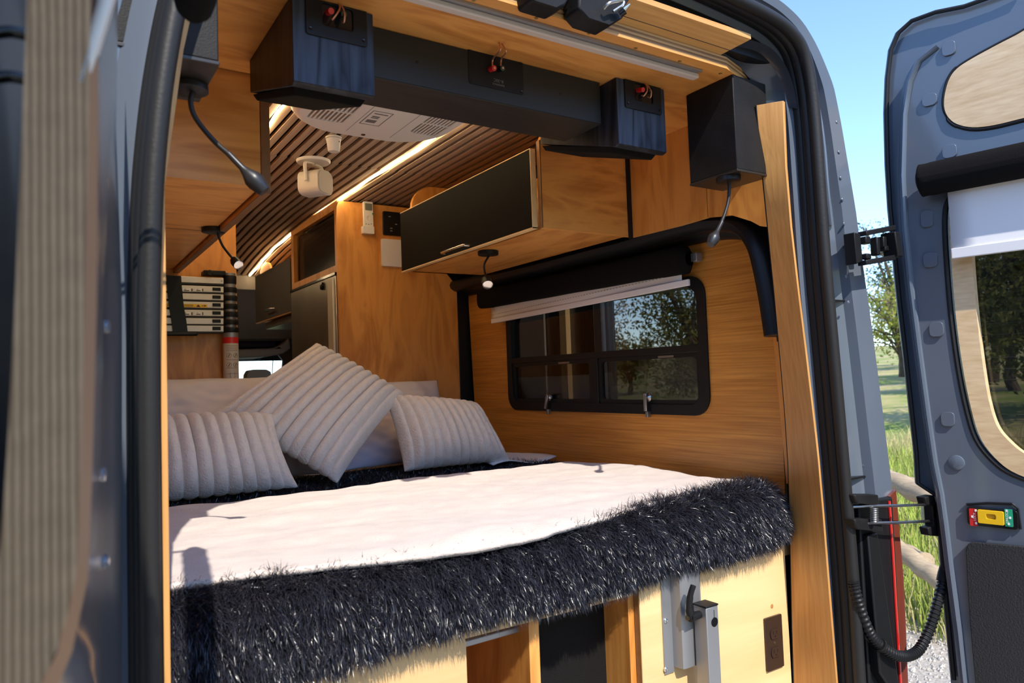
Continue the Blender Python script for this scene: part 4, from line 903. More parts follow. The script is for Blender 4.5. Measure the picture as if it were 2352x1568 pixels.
kc = thing('galley_cabinet', 'grey black galley wall cabinet beyond the fridge', 'cabinet', (1.3,4.1,.3), None)
c0, c1 = P(588,745,X=FX), P(668,712,X=FX); ct = P(588,610,X=FX)
zb = (c0.z+c1.z)/2
mb = MB(); mb.box(FX+.018,1.70,3.72,c0.y,zb+.004,.66); part('body', mb, M['maple_y'], kc)
mb = MB(); mb.box(FX,FX+.016,3.725,c0.y,zb,.655); dr = part('door', mb, mat('galley_door', (.055,.046,.040), .6), kc)
mb = MB(); mb.box(FX-.001,FX+.017,3.725,c0.y,zb-.004,zb); part('door_edge', mb, M['strip_y'], dr)
handle(kc, (FX, 4.02, zb+.045), (FX, 4.17, zb+.045), (-.028,0,0), par=dr)
mb = MB(); mb.box(FX+.03,1.68,3.74,c0.y-.1,zb-.045,zb-.005); part('range_hood', mb, M['stainless'], kc, bevel=.003)
mb = MB(); mb.prism([(3.72,.66),(c0.y,.66)]+[(4.3+.12*math.cos(a), .66+.06*math.sin(a)) for a in np.linspace(0, PI, 8)], fx(FX+.02), (.012,0,0)); part('top_scallop', mb, M['maple_y'], kc)
# remote, control panel, wall plate
rc = thing('remote_control', 'white air conditioner remote in a holder on the tall cabinet', 'remote', P(848,536,Y=TY-.01))
def frontbox(x0, y0, x1, y1, yf, yb, r=.003):
    a, b = P(x0, y0, Y=yf), P(x1, y1, Y=yf); x_a, x_b = a.x, b.x; z_a, z_b = (P((x0+x1)/2, y0, Y=yf).z, P((x0+x1)/2, y1, Y=yf).z)
    return MB().prism(rrect(x_a, x_b, z_b, z_a, r, 3), lambda u, v: (u, yf, v), (0, yb-yf, 0))
part('body', frontbox(835,463,858,530,TY-.020,TY-.006,.004), M['white_plastic'], rc, bevel=.001)
part('display', frontbox(838.5,467,855,483,TY-.0212,TY-.0202), M['screen'], rc)
part('holder', frontbox(834,519,860,536,TY-.024,TY,.003), M['white_plastic'], rc, bevel=.001)
q = P(847,500,Y=TY-.0205); mb = MB(); mb.lathe([(.0105,0),(.0105,.0006),(.0075,.0006),(.007,.0002)], q, (0,-1,0), 20); part('button_ring', mb, mat('btn', (.62,.58,.54), .5), rc)
part('green_button', frontbox(855,489,858,493,TY-.0215,TY-.0200,.0008), M['green'], rc)
for x, y in ((841,514),(847,515),(853,514)):
    part('button', frontbox(x-1.4,y-1,x+1.4,y+1,TY-.0212,TY-.0200,.0005), M['grey_cloth'], rc)
cp_ = thing('control_panel', 'black heater control panel on the tall cabinet', 'control panel', P(906,541,Y=TY))
part('bezel', frontbox(880,487,938,541,TY-.012,TY-.0005,.006), M['black_plastic'], cp_, bevel=.002)
for x, y in ((895,497),(899,524),(899,530),(923,525),(923,532),(910,515)):
    part('button', frontbox(x-2.4,y-.8,x+2.4,y+.8,TY-.0135,TY-.012,.0006), M['grey_cloth'], cp_)
wp = single('wall_plate', frontbox(877,550,940,612,TY-.014,TY-.0005,.005), M['white_plastic'], 'blank white plate below the black control panel', 'wall plate', bevel=.003)

# ================================================================== AIR CONDITIONER, DETECTOR, CEILING SPEAKER
ac = thing('air_conditioner', 'white roof air conditioner with louvred grilles in the slatted ceiling', 'air conditioner', (.8,1.75,.74))
AX0, AX1, AY0, AY1 = .575, 1.074, 1.52, 2.10
def acfn(u, v):
    x = AX0+(AX1-AX0)*u; y = AY0+(AY1-AY0)*v; return x, y
ZA = .752
ol = rrect(AX0, AX1, AY0, AY1, .17, 10); cx_, cy_ = (AX0+AX1)/2, (AY0+AY1)/2
mb = MB(); vs = []; fs = []; n = len(ol)
lv = [(1.0,.799),(1.0,.790),(.985,.774),(.95,.761),(.90,ZA)]
gr = []
gx0, gx1 = AX0+.055, AX0+.165
hx0, hx1 = AX1-.135, AX1-.045
for s, z in lv:
    for x, y in ol: vs.append((cx_+(x-cx_)*s, cy_+(y-cy_)*(1-(1-s)*.8), z))
for i in range(len(lv)-1):
    for k in range(n): fs.append((i*n+k, i*n+(k+1) % n, (i+1)*n+(k+1) % n, (i+1)*n+k))
mb.add(vs, fs)
last = [(vs[-n+k][0], vs[-n+k][1]) for k in range(n)]
gl = rrect(gx0, gx1, AY1-.36, AY1-.11, .02, 4); gr_ = rrect(hx0, hx1, AY1-.40, AY1-.13, .02, 4)
mb.prism(last, lambda u, v: (u, v, ZA), (0,0,.006), [gl, gr_])
part('housing', mb, M['white_plastic'], ac, sharp=35)
for g, dirn in ((gl,'l'),(gr_,'r')):
    x0, x1 = min(p[0] for p in g), max(p[0] for p in g); y0, y1 = min(p[1] for p in g), max(p[1] for p in g)
    mb = MB(); mb.box(x0-.005,x1+.005,y0-.005,y1+.005,ZA+.012,ZA+.02); w_ = part('grille_well', mb, M['dark_trim'], ac)
    nn = 9 if dirn == 'l' else 8
    for k in range(nn+1):
        x = x0+(x1-x0)*k/nn
        mb = MB(); mb.box(x-.0026,x+.0026,y0,y1,ZA+.001,ZA+.010); part('louvre', mb, M['white_plastic'], ac)
    for f_ in (.33,.67):
        y = y0+(y1-y0)*f_; mb = MB(); mb.box(x0,x1,y-.003,y+.003,ZA+.0005,ZA+.010); part('cross_bar', mb, M['white_plastic'], ac)
c = P(877,273,Z=ZA); mb = MB(); mb.prism([(c.x-.045,c.y-.05),(c.x+.015,c.y-.05),(c.x+.015,c.y+.06),(c.x-.045,c.y+.06)], lambda u, v: (u, v, ZA-.0007), (0,0,.0005), [[(c.x-.0435,c.y-.0485),(c.x+.0135,c.y-.0485),(c.x+.0135,c.y+.0585),(c.x-.0435,c.y+.0585)]]); part('label_outline', mb, M['black_print'], ac)
mb = MB(); mb.box(c.x-.035,c.x-.006,c.y+.02,c.y+.042,ZA-.0007,ZA-.0002); mb.box(c.x-.032,c.x-.010,c.y-.012,c.y-.004,ZA-.0007,ZA-.0002); mb.box(c.x-.032,c.x-.010,c.y,c.y+.006,ZA-.0007,ZA-.0002); mb.box(c.x-.035,c.x+.006,c.y-.034,c.y-.028,ZA-.0007,ZA-.0002); part('label_print', mb, M['grey_print'], ac)
q = P(834,306,Z=ZA+.004); mb = MB(); mb.lathe([(.007,0),(.006,.002),(.003,.002)], q+Vector((0,0,-.004)), (0,0,-1), 14); part('sensor', mb, M['black_gloss'], ac)
for k in (0, 1):
    x = (gx1+.03) if k == 0 else (hx0-.03); mb = MB(); mb.box(x-.0008,x+.0008,AY0+.08,AY1-.06,ZA-.0006,ZA+.001); part('panel_joint', mb, M['grey_cloth'], ac)
q = P(766,315,Z=.799); sdv = thing('smoke_detector', 'small white cup-shaped sensor on the slatted ceiling', 'detector', q)
mb = MB(); mb.lathe([(.026,0),(.026,.006),(.0235,.009),(.019,.044),(.016,.048),(.006,.049)], q, (0,0,-1), 28); part('housing', mb, M['white_plastic'], sdv)
mb = MB(); mb.lathe([(.0263,.0062),(.0263,.0075)], q, (0,0,-1), 28); part('ring', mb, M['grey_cloth'], sdv)
mb = MB(); mb.lathe([(.0025,0),(.002,.001)], q+Vector((.012,-.018,-.018)), (.5,-.8,-.1), 10); part('led', mb, M['black_gloss'], sdv)
q = P(720,369,Z=.799); cs = thing('ceiling_speaker', 'small white speaker in a swivel bracket under the slatted ceiling', 'speaker', q)
mb = MB(); mb.lathe([(.060,0),(.060,.004),(.056,.009),(.02,.011)], q, (0,0,-1), 36); part('mount_disc', mb, M['white_plastic'], cs)
ax = Vector((.93,.36,0)).normalized(); fw = Vector((.55,-.83,-.03)).normalized(); sd_ = Vector((fw.y,-fw.x,0)).normalized()
if sd_.x < 0: sd_ = -sd_
hub = q+Vector((.002,-.01,-.075))
for s in (-1, 1):
    pts = [q+sd_*(s*.004)+Vector((0,0,-.012)), q+sd_*(s*.035)+Vector((0,0,-.014)), q+sd_*(s*.047)+Vector((0,0,-.022)), q+sd_*(s*.048)+Vector((0,-.004,-.055)), q+sd_*(s*.048)+Vector((0,-.01,-.085 if s < 0 else -.06))]
    mb = MB(); mb.tube(catmull(pts, 6), .0075, 10, flat=.5, up=fw); part('bracket_arm', mb, M['white_plastic'], cs)
upv = Vector((0,0,1)); rr2 = rrect(-.042,.042,-.043,.043,.026,7)
mb = MB(); b0 = hub-fw*.045+Vector((0,0,-.01)); mb.prism(rr2, lambda u, v: b0+sd_*u+upv*v, fw*.088); part('body', mb, M['white_plastic'], cs, bevel=.004)
mb = MB(); b1 = b0+fw*.0885; mb.prism(rrect(-.039,.039,-.040,.040,.024,7), lambda u, v: b1+sd_*u+upv*v, fw*.003); part('grille', mb, mat('spk_grille', (.50,.46,.42), .7, bump=.3, bscale=1500), cs, bevel=.002)
# ================================================================== BED BASE
FY = 1.235
bx_ = lambda px, py, Y: P(px, py, Y=Y)
bb = thing('bed_platform', 'birch plywood bed platform with storage openings below', 'bed', (.9,1.9,-1.15))
xl = bx_(1071,1500,FY).x; xa = bx_(1474,1500,FY).x; xr = bx_(1812,1450,FY).x
mb = MB(); mb.prism([(.02,-1.15),(xl,-1.15),(xl,-.53)]+[(xl-.03+.03*math.cos(a), -.50+.03*math.sin(a)-.0) for a in np.linspace(0, PI/2, 5)]+[(xl-.1,-.46),(.02,-.46)], lambda u, v: (u, FY, v), (0,.018,0)); part('front_board', mb, M['birch_x'], bb)
mb = MB(); mb.box(xa,xr,FY,FY+.018,-1.15,-.40); fb = part('front_board', mb, M['birch_x'], bb)
mb = MB(); mb.box(xa-.0015,xa,FY+.0005,FY+.0175,-1.15,-.40); part('board_edge', mb, M['ply_y'], fb)
q = P(1773,1392,Y=FY); mb = MB(); mb.lathe([(.0001,.0004),(.004,.0005),(.005,.0003),(.006,0)], q, (0,-1,0), 16); part('knot', mb, mat('knot', (.42,.20,.07), .5), fb)
mb = MB(); mb.box(.02,1.70,1.254,2.975,-.50,-.476); part('deck', mb, M['birch_x'], bb)
mb = MB(); x0 = bx_(1195,1520,1.29).x; x1 = bx_(1218,1520,1.29).x; mb.box(x0,x1,1.254,1.75,-1.15,-.50); part('divider', mb, M['maple_z'], bb)
mb = MB(); mb.box(xa-.018,xa-.0,1.254,1.75,-1.15,-.50); part('divider', mb, M['maple_z'], bb)
mb = MB(); mb.box(xl-.02,xl-.004,1.254,1.75,-1.15,-.50); part('divider', mb, M['maple_z'], bb)
mb = MB(); mb.box(.02,1.70,1.75,1.765,-1.15,-.50); part('back_board', mb, M['maple_x'], bb)
x0 = bx_(1222,1520,1.34).x; x1 = bx_(1420,1520,1.34).x
ms = thing('storage_case', 'black mesh fronted case in the opening under the bed', 'storage case', ((x0+x1)/2,1.45,-1.15))
mb = MB(); mb.box(x0,x1,1.34,1.70,-1.15,-.51); part('case', mb, M['black_fabric'], ms, bevel=.006)
mb = MB(); mb.box(x0+.012,x1-.014,1.3385,1.34,-1.13,-.53); part('mesh_front', mb, mat('mesh_front', (.010,.0095,.0095), .6, spec=.15, bump=.9, bscale=700), ms)
mb = MB(); mb.box(x1-.008,x1-.004,1.337,1.342,-1.15,-.52); part('edge_strip', mb, M['grey_print'], ms)
a, b = bx_(1068,1484,1.285), bx_(1152,1468,1.285); b.z = a.z+.001; mb = MB(); mb.obox((a+b)/2+Vector((0,.02,0)), b-a, (0,1,0), (0,0,1), .10, .012, .006); single('steel_bar', mb, M['alu'], 'short metal bar across the top of the storage opening', 'metal bar', bevel=.002)

# outlet
ot = thing('power_outlet', 'dark brown double power outlet on the birch bed front', 'power outlet', P(1775,1530,Y=FY))
a, b = P(1753,1425,Y=FY), P(1797,1527,Y=FY); zc = P(1775,1474,Y=FY).z; xc_ = P(1775,1474,Y=FY).x; hw = (b.x-a.x)/2; hh = .066
mb = MB(); mb.prism(rrect(xc_-hw, xc_+hw, zc-hh, zc+hh, .003, 3), lambda u, v: (u, FY-.006, v), (0,.0055,0)); part('cover_plate', mb, M['outlet'], ot, bevel=.002)
for s in (-1, 1):
    z = zc+s*.023
    mb = MB(); mb.prism([(xc_+.017*math.cos(a_), max(-.0125, min(.0125, .0175*math.sin(a_)))+z) for a_ in np.linspace(0, 2*PI, 24, endpoint=False)], lambda u, v: (u, FY-.0085, v), (0,.0025,0)); so = part('socket', mb, M['outlet'], ot, bevel=.001)
    mb = MB(); mb.box(xc_-.0075,xc_-.0055,FY-.0088,FY-.0085,z-.001,z+.008); mb.box(xc_+.0055,xc_+.0075,FY-.0088,FY-.0085,z-.001,z+.007); mb.lathe([(.0026,0),(.0026,.0003)], (xc_, FY-.0085, z-.006), (0,-1,0), 10); part('slot', mb, M['black_gloss'], so)
mb = MB(); mb.lathe([(.003,0),(.0026,.001)], (xc_, FY-.006, zc), (0,-1,0), 12); part('plate_screw', mb, M['steel'], ot)

# bracket + post
bk = thing('mounting_bracket', 'folded aluminium bracket screwed to the birch bed front', 'bracket', P(1550,1550,Y=FY))
x0 = P(1521,1450,Y=FY).x; x1 = P(1541,1450,Y=FY).x; x2 = x1+.075; zt_ = P(1560,1285,Y=FY).z; zb_ = P(1521,1550,Y=FY).z
mb = MB(); mb.box(x0,x1+.002,FY-.0035,FY-.0005,zb_,zt_); mb.box(x2,x2+.024,FY-.0035,FY-.0005,zb_,zt_); part('flange', mb, M['alu'], bk)
mb = MB(); mb.prism([(x1,FY-.0005),(x1+.006,FY-.028),(x1+.012,FY-.030),(x2-.012,FY-.030),(x2-.006,FY-.028),(x2,FY-.0005),(x2-.004,FY-.0005),(x2-.012,FY-.026),(x1+.012,FY-.026),(x1+.004,FY-.0005)], lambda u, v: (u, v, zb_+.012), (0,0,zt_-zb_-.012)); part('channel', mb, M['alu'], bk)
for y in (1425,1537):
    q = P(1529, y, Y=FY-.0035); mb = MB(); mb.lathe([(.0058,0),(.0055,.002),(.003,.0035),(.0008,.003)], q, (0,-1,0), 14); part('bolt', mb, M['chrome'], bk)
ps = thing('table_post', 'square aluminium table post with black clamp lever below the bed', 'table post', (1.273,1.18,-1.15))
PX0, PX1, PY0, PY1 = 1.254, 1.293, 1.162, 1.200; zt_ = P(1626,1396,Y=PY0).z
mb = MB(); mb.box(PX0,PX1,PY0,PY1,-1.15,zt_); part('post', mb, M['alu'], ps, bevel=.002)
mb = MB(); mb.box(PX0-.001,PX1+.001,PY0-.001,PY1+.001,zt_,zt_+.004); part('end_cap', mb, M['black_plastic'], ps, bevel=.001)
q = P(1641,1428,Y=PY0); mb = MB(); mb.lathe([(.0105,0),(.0105,.0008),(.008,.0008),(.0078,.0002)], q, (0,-1,0), 22); part('hole_plug', mb, M['black_gloss'], ps)
mb = MB(); mb.box(q.x-.0008,q.x+.0008,PY0-.0006,PY0,q.z+.008,zt_-.008); part('slit', mb, M['black_print'], ps)
q = P(1600,1405,X=PX0-.004); hub = Vector((PX0-.032, 1.182, q.z-.005))
mb = MB(); mb.tube([Vector((PX0,1.182,hub.z)), hub], [.0085,.011], 16); part('lever_hub', mb, M['black_plastic'], ps)
mb = MB(); mb.tube(catmull([hub+Vector((.006,0,-.002)), hub+Vector((-.002,-.002,.022)), hub+Vector((-.001,-.006,.05)), hub+Vector((.006,-.010,.072))], 6), [.0105]*6+[.0085]*6+[.0075]*6+[.0072], 12, flat=.8); part('lever', mb, M['black_plastic'], ps)
mb = MB(); mb.tube([hub+Vector((.002,0,0)), hub+Vector((-.008,0,0))], .006, 12); part('lever_screw', mb, M['black_gloss'], ps)

# ================================================================== BEDDING
mt_ = thing('mattress', 'white mattress under the black fur blanket', 'mattress', (.87,2.1,-.475))
mb = MB(); mb.box(.03,1.695,1.255,2.97,-.474,-.345); part('core', mb, M['cotton'], mt_, bevel=.03)
mb = MB(); mb.grid(lambda u, v: (1.40+.29*u, 2.30+.42*v, -.322+.010*math.sin(u*7+v*5)), 12, 12); o = part('sheet', mb, M['white_fabric'], mt_); md = o.modifiers.new('s','SOLIDIFY'); md.thickness = .004

NZ = lambda x, y, z=0: noise.noise(Vector((x, y, z)))
FB0, FB1 = .05, 1.655
def crest(X): return float(np.interp(X, [.05,.35,.7,.95,1.2,1.5,1.62,1.655], [-.322,-.324,-.328,-.322,-.316,-.308,-.318,-.345]))
def fronty(X): return float(np.interp(X, [.05,.4,.75,1.0,1.3,1.55,1.63,1.655], [1.215,1.205,1.195,1.200,1.205,1.205,1.225,1.25]))
def hemz(X): return float(np.interp(X, [.05,.37,.55,.7,.9,1.05,1.2,1.35,1.5,1.62,1.655], [-.49,-.475,-.456,-.446,-.458,-.452,-.442,-.450,-.444,-.428,-.405]))
def furbase(u, v):
    X = FB0+(FB1-FB0)*u
    c, f, h = crest(X), fronty(X), hemz(X)
    pts = [(1.42,c-.004),(1.34,c+.002),(f+.055,c),(f+.022,c-.016),(f+.004,c-.05),(f,(c+h)/2-.02),(f+.004,h+.028),(f+.014,h)]
    k = v*(len(pts)-1); i = min(len(pts)-2, int(k)); t_ = k-i
    y = pts[i][0]*(1-t_)+pts[i+1][0]*t_; z = pts[i][1]*(1-t_)+pts[i+1][1]*t_
    b = .010*NZ(X*7, v*2.5)+.005*NZ(X*19, v*6, 3)
    return Vector((X, y-b*(.3+v), z+b*.5*(1-v)))
def nearY(X): return float(np.interp(X, [.05,.17,.37,.59,.72,.85,.96,1.17,1.39,1.60], [1.28,1.265,1.235,1.205,1.193,1.195,1.215,1.265,1.285,1.30]))
def strands(base, nrm, length, width, grav, spread, clump, seed):
    r = np.random.default_rng(seed); n = len(base)
    cl = np.stack([np.sin(base[:,0]*61+base[:,2]*37+1)+np.sin(base[:,0]*113-base[:,2]*71+base[:,1]*40), np.sin(base[:,1]*67+base[:,0]*53+2), np.sin(base[:,0]*83+base[:,2]*59+base[:,1]*47+4)], 1)*clump
    d = nrm+cl+r.normal(0, spread, (n, 3))+np.array([0,0,-grav*.6]); d /= np.linalg.norm(d, axis=1, keepdims=True)
    L = length*r.uniform(.65, 1.15, n)[:,None]
    g = np.array([0,0,-grav]); 
    d2 = d+g*.6+r.normal(0,.12,(n,3)); d2 /= np.linalg.norm(d2,axis=1,keepdims=True)
    d3 = d2+g*.8+r.normal(0,.18,(n,3)); d3 /= np.linalg.norm(d3,axis=1,keepdims=True)
    p0 = base; p1 = p0+d*L*.4; p2 = p1+d2*L*.35; p3 = p2+d3*L*.3
    side = np.cross(d, r.normal(0,1,(n,3))); side /= np.linalg.norm(side,axis=1,keepdims=True)
    w = (width*r.uniform(.7,1.3,n))[:,None]
    V = np.stack([p0-side*w, p0+side*w, p1-side*w, p1+side*w, p2-side*w*.8, p2+side*w*.8, p3], 1).reshape(-1,3)
    idx = np.arange(n)[:,None]*7
    q = np.concatenate([idx+np.array([0,1,3,2]), idx+np.array([2,3,5,4])], 0); t3 = idx+np.array([4,5,6])
    return V, q, t3
def strand_part(name, sets, mt, parent):
    Vs, Qs, Ts = [], [], []; off = 0
    for V, q, t3 in sets:
        Vs.append(V); Qs.append(q+off); Ts.append(t3+off); off += len(V)
    V = np.concatenate(Vs)-np.array(ORIG[parent.name]); Q = np.concatenate(Qs); T = np.concatenate(Ts)
    me = bpy.data.meshes.new(name); me.vertices.add(len(V)); me.vertices.foreach_set('co', V.astype(np.float32).ravel())
    me.loops.add(len(Q)*4+len(T)*3); me.loops.foreach_set('vertex_index', np.concatenate([Q.ravel(), T.ravel()]).astype(np.int32))
    me.polygons.add(len(Q)+len(T)); me.polygons.foreach_set('loop_start', np.concatenate([np.arange(len(Q))*4, len(Q)*4+np.arange(len(T))*3]).astype(np.int32))
    me.update(calc_edges=True); me.materials.append(mt)
    me.polygons.foreach_set('use_smooth', [True]*len(me.polygons))
    o = bpy.data.objects.new(name, me); COL.objects.link(o); o.parent = parent; o['kind'] = 'stuff'; ORIG[o.name] = ORIG[parent.name]
    return o
M['fur'] = mat('fur', (.020,.020,.029), .29, spec=.6)
M['fur_back'] = mat('fur_back', (.008,.008,.011), .9)
fbl = thing('fur_blanket', 'shaggy black faux fur blanket hanging over the front of the bed', 'blanket', (.87,1.9,-.50))
mb = MB(); mb.grid(furbase, 120, 40); o = part('backing', mb, M['fur_back'], fbl, sharp=90); 
def topz(x, y): return -.336+.006*NZ(x*5, y*5)
mb = MB(); mb.grid(lambda u, v: (.05+1.60*u, 1.40+1.30*v, topz(.05+1.6*u, 1.4+1.3*v)), 60, 50); part('backing', mb, M['fur_back'], fbl, sharp=90)
N1 = 120000; r = np.random.default_rng(3)
GU, GV = 240, 80
G = np.array([[tuple(furbase(i/GU, j/GV)) for i in range(GU+1)] for j in range(GV+1)])
u = r.uniform(0, 1, N1)*GU*.9999; v = (r.uniform(.10, 1, N1))*GV*.9999; iu = u.astype(int); iv = v.astype(int); fu = (u-iu)[:,None]; fv = (v-iv)[:,None]
def gat(a, b): return G[b, a]
base = gat(iu,iv)*(1-fu)*(1-fv)+gat(iu+1,iv)*fu*(1-fv)+gat(iu,iv+1)*(1-fu)*fv+gat(iu+1,iv+1)*fu*fv
du = gat(iu+1,iv)-gat(iu,iv); dv = gat(iu,iv+1)-gat(iu,iv); nr = np.cross(dv, du); nr /= np.linalg.norm(nr,axis=1,keepdims=True)+1e-9
sg = np.sign((nr*np.array([0,-1,.6])).sum(1))[:,None]; nr = nr*sg
base += r.normal(0,.001,base.shape)
ok = (base[:,1] < np.array([nearY(a)+.012 for a in base[:,0]])) | (base[:,2] < np.array([crest(a)-.009 for a in base[:,0]])); base = base[ok]; nr = nr[ok]
A = strands(base, nr, .039, .00055, .75, .38, .30, 11)
N2 = 34000; bx2 = r.uniform(.06,1.65,N2); by2 = 2.03+r.uniform(0,1,N2)**1.3*.58
base = np.stack([bx2, by2, np.array([topz(a, b) for a, b in zip(bx2, by2)])], 1); nr = np.tile(np.array([[.1,-.35,.9]]), (N2,1))
B = strands(base, nr, .022, .0008, .35, .40, .22, 12)
strand_part('pile', [A, B], M['fur'], fbl)

# throw
def throwfn(u, v):
    X = .06+1.585*u; yn = nearY(X)+.004*NZ(X*9, 1); yf = 2.068+.006*NZ(X*6, 4)
    Y = yn+(yf-yn)*v
    Z = -.304+.007*NZ(X*3.2+Y*1.5, Y*6)+.004*NZ(X*8, Y*13, 5)+.0025*NZ(X*20, Y*25, 2)
    d = max(0, fronty(X)+.075-Y); Z -= d*d*2.2
    if X > 1.50: Z += .012*math.sin((X-1.5)*16)-(X-1.5)*.10+.010*math.sin(Y*11+1)*(X-1.5)*6
    return (X, Y, Z)
mb = MB(); mb.grid(throwfn, 150, 100); th = single('throw_blanket', mb, M['throw'], 'cream plush throw spread over the black fur blanket', 'blanket', sharp=90)
md = th.modifiers.new('s','SOLIDIFY'); md.thickness = .011; md.offset = -1

def pillow(name, c00, c10, c11, c01, T, lab, cat, mt, ribs=0, rib=.021, nu=120, nv=70, wr=.004, seed=0, group=None, back=.8, pinch=.05, sag=0):
    c00, c10, c11, c01 = map(Vector, (c00, c10, c11, c01))
    n = (c10-c00).cross(c01-c00).normalized()
    if n.y > 0: n = -n
    def q(u, v): return (c00*(1-u)+c10*u)*(1-v)+(c01*(1-u)+c11*u)*v
    def side(s):
        def f(u, v):
            a, b = 2*u-1, 2*v-1
            rp = abs(math.sin(PI*ribs*u))**.5 if ribs else 0
            uu = .5+a*.5*(1-pinch*(1-b*b)); vv = .5+b*.5*(1-pinch*(1-a*a)+(.018*rp if ribs else 0))
            e = max(0, 1-abs(a)**2.6)**.62*max(0, 1-abs(b)**2.6)**.62
            h = T*e
            if ribs: h += rib*(rp-.55)*min(1, e*3.0)
            h += (wr*NZ(u*5+seed, v*4, s)+wr*.6*NZ(u*13+seed, v*11, s+2))*min(1, e*2)
            p = q(uu, vv)+n*(s*h*(1 if s > 0 else back))
            p.z -= sag*(1-a*a)*v
            return p
        return f
    mb = MB(); mb.grid(side(1), nu, nv); mb.grid(side(-1), nu, nv)
    o = single(name, mb, mt, lab, cat, group, sharp=80)
    bm = bmesh.new(); bm.from_mesh(o.data); bmesh.ops.remove_doubles(bm, verts=bm.verts, dist=.0006); bmesh.ops.recalc_face_normals(bm, faces=bm.faces); bm.to_mesh(o.data); bm.free()
    return o
BT = -.318
g = 'pillows at the head of the bed'
pillow('bed_pillow', (.06,2.72,BT), (.74,2.72,BT), (.76,2.93,.035), (.04,2.93,.05), .085, 'large plain white pillow standing against the ladder partition', 'pillow', M['cotton'], wr=.014, seed=3, group=g)
pillow('bed_pillow', (.92,2.76,BT), (1.50,2.76,BT), (1.515,2.95,.0), (.90,2.95,.01), .06, 'plain white pillow furthest back beside the tall cabinet', 'pillow', M['cotton'], wr=.012, seed=8, group=g)
pillow('bed_pillow', (.93,2.57,BT), (1.50,2.57,BT), (1.525,2.755,-.085), (.93,2.755,-.05), .055, 'pale lavender pillow in front of the rear white pillow', 'pillow', M['lavender'], wr=.008, seed=5, group=g)
pillow('bed_pillow', (.56,2.52,BT), (.90,2.52,BT), (.91,2.66,-.10), (.56,2.66,-.08), .05, 'plain pillow mostly hidden behind the tilted ribbed cushion', 'pillow', M['lavender'], wr=.008, seed=6, group=g)
g = 'ribbed plush cushions'
C = P(752,1106,Z=BT+.005)
pillow('ribbed_cushion', (.778,2.285,BT+.012), (1.125,2.455,-.055), (.875,2.66,.150), (.475,2.52,-.085), .075, 'large square ribbed cream cushion tilted on one corner', 'cushion', M['plush'], ribs=11, nu=110, nv=170, seed=1, group=g, back=.7) if False else None
def cpil(a, b, c, d, T, lab, ribs, seed, nu=170, nv=80):
    return pillow('ribbed_cushion', a, b, c, d, T, lab, 'cushion', M['plush'], ribs=ribs, nu=nu, nv=nv, seed=seed, group=g, wr=.005, back=.75, pinch=.045)
# ribs run along v; u goes across the ribs
cpil((.465,2.50,-.085), (.80,2.275,BT+.0), (1.125,2.46,-.045), (.872,2.68,.155), .088, 'large square ribbed cream cushion tilted on one corner', 12, 1, 200, 90)
cpil((.10,2.265,BT+.006), (.665,2.245,BT+.006), (.635,2.41,-.090), (.10,2.43,-.085), .098, 'oblong ribbed cream cushion at the left of the bed', 14, 2, 220, 70)
cpil((1.060,2.335,BT+.006), (1.485,2.315,BT+.006), (1.435,2.46,-.095), (1.050,2.47,-.045), .092, 'oblong ribbed cream cushion nearest the window wall', 12, 4, 190, 70)
# ================================================================== OUTSIDE
def gz(x, y):
    """ground height above the gravel (world z)"""
    d = max(0, x-5.6)
    h = .075*d if d < 12 else .90+.045*(d-12)
    h += .10*noise.noise(Vector((x*.3, y*.3, 0)))*min(1, d*.5)
    d2 = max(0, -x-8); h += .05*d2
    d3 = max(0, -y-7); h += .30*min(d3, 30)  # unseen hill behind the camera, added to block the low sky
    return h
def ground_mat():
    mt, n, l, b = _base('meadow'); tc = n.new('ShaderNodeTexCoord')
    a = n.new('ShaderNodeTexNoise'); a.inputs['Scale'].default_value = .7; a.inputs['Detail'].default_value = 8
    c = n.new('ShaderNodeTexNoise'); c.inputs['Scale'].default_value = 14; c.inputs['Detail'].default_value = 6
    rp = n.new('ShaderNodeValToRGB'); e = rp.color_ramp.elements; e[0].position = .38; e[0].color = (.24,.32,.05,1); e[1].position = .62; e[1].color = (.58,.46,.22,1)
    mx = n.new('ShaderNodeMix'); mx.data_type = 'RGBA'; mx.blend_type = 'MULTIPLY'; mx.inputs[0].default_value = .5
    l.new(tc.outputs['Object'], a.inputs['Vector']); l.new(tc.outputs['Object'], c.inputs['Vector']); l.new(a.outputs[0], rp.inputs[0]); l.new(rp.outputs[0], mx.inputs[6]); l.new(c.outputs['Color'], mx.inputs[7])
    l.new(mx.outputs[2], b.inputs['Base Color']); b.inputs['Roughness'].default_value = 1
    return mt
M['meadow'] = ground_mat()
M['gravel'] = mat('gravel', (.36,.32,.27), .95, bump=1, bscale=60, var=.35, vscale=55)
mb = MB(); mb.grid(lambda u, v: (-60+150*u, -40+130*v, gz(-60+150*u, -40+130*v)-CZ-.01), 150, 130)
struct('ground', mb, M['meadow'], 'grassy meadow rising beyond the log fence', 'ground', sharp=90)
mb = MB(); mb.box(-8,5.3,-12,12,-.012-CZ,.004-CZ); gv = struct('floor_gravel', mb, M['gravel'], 'grey gravel parking area under the van', 'gravel')
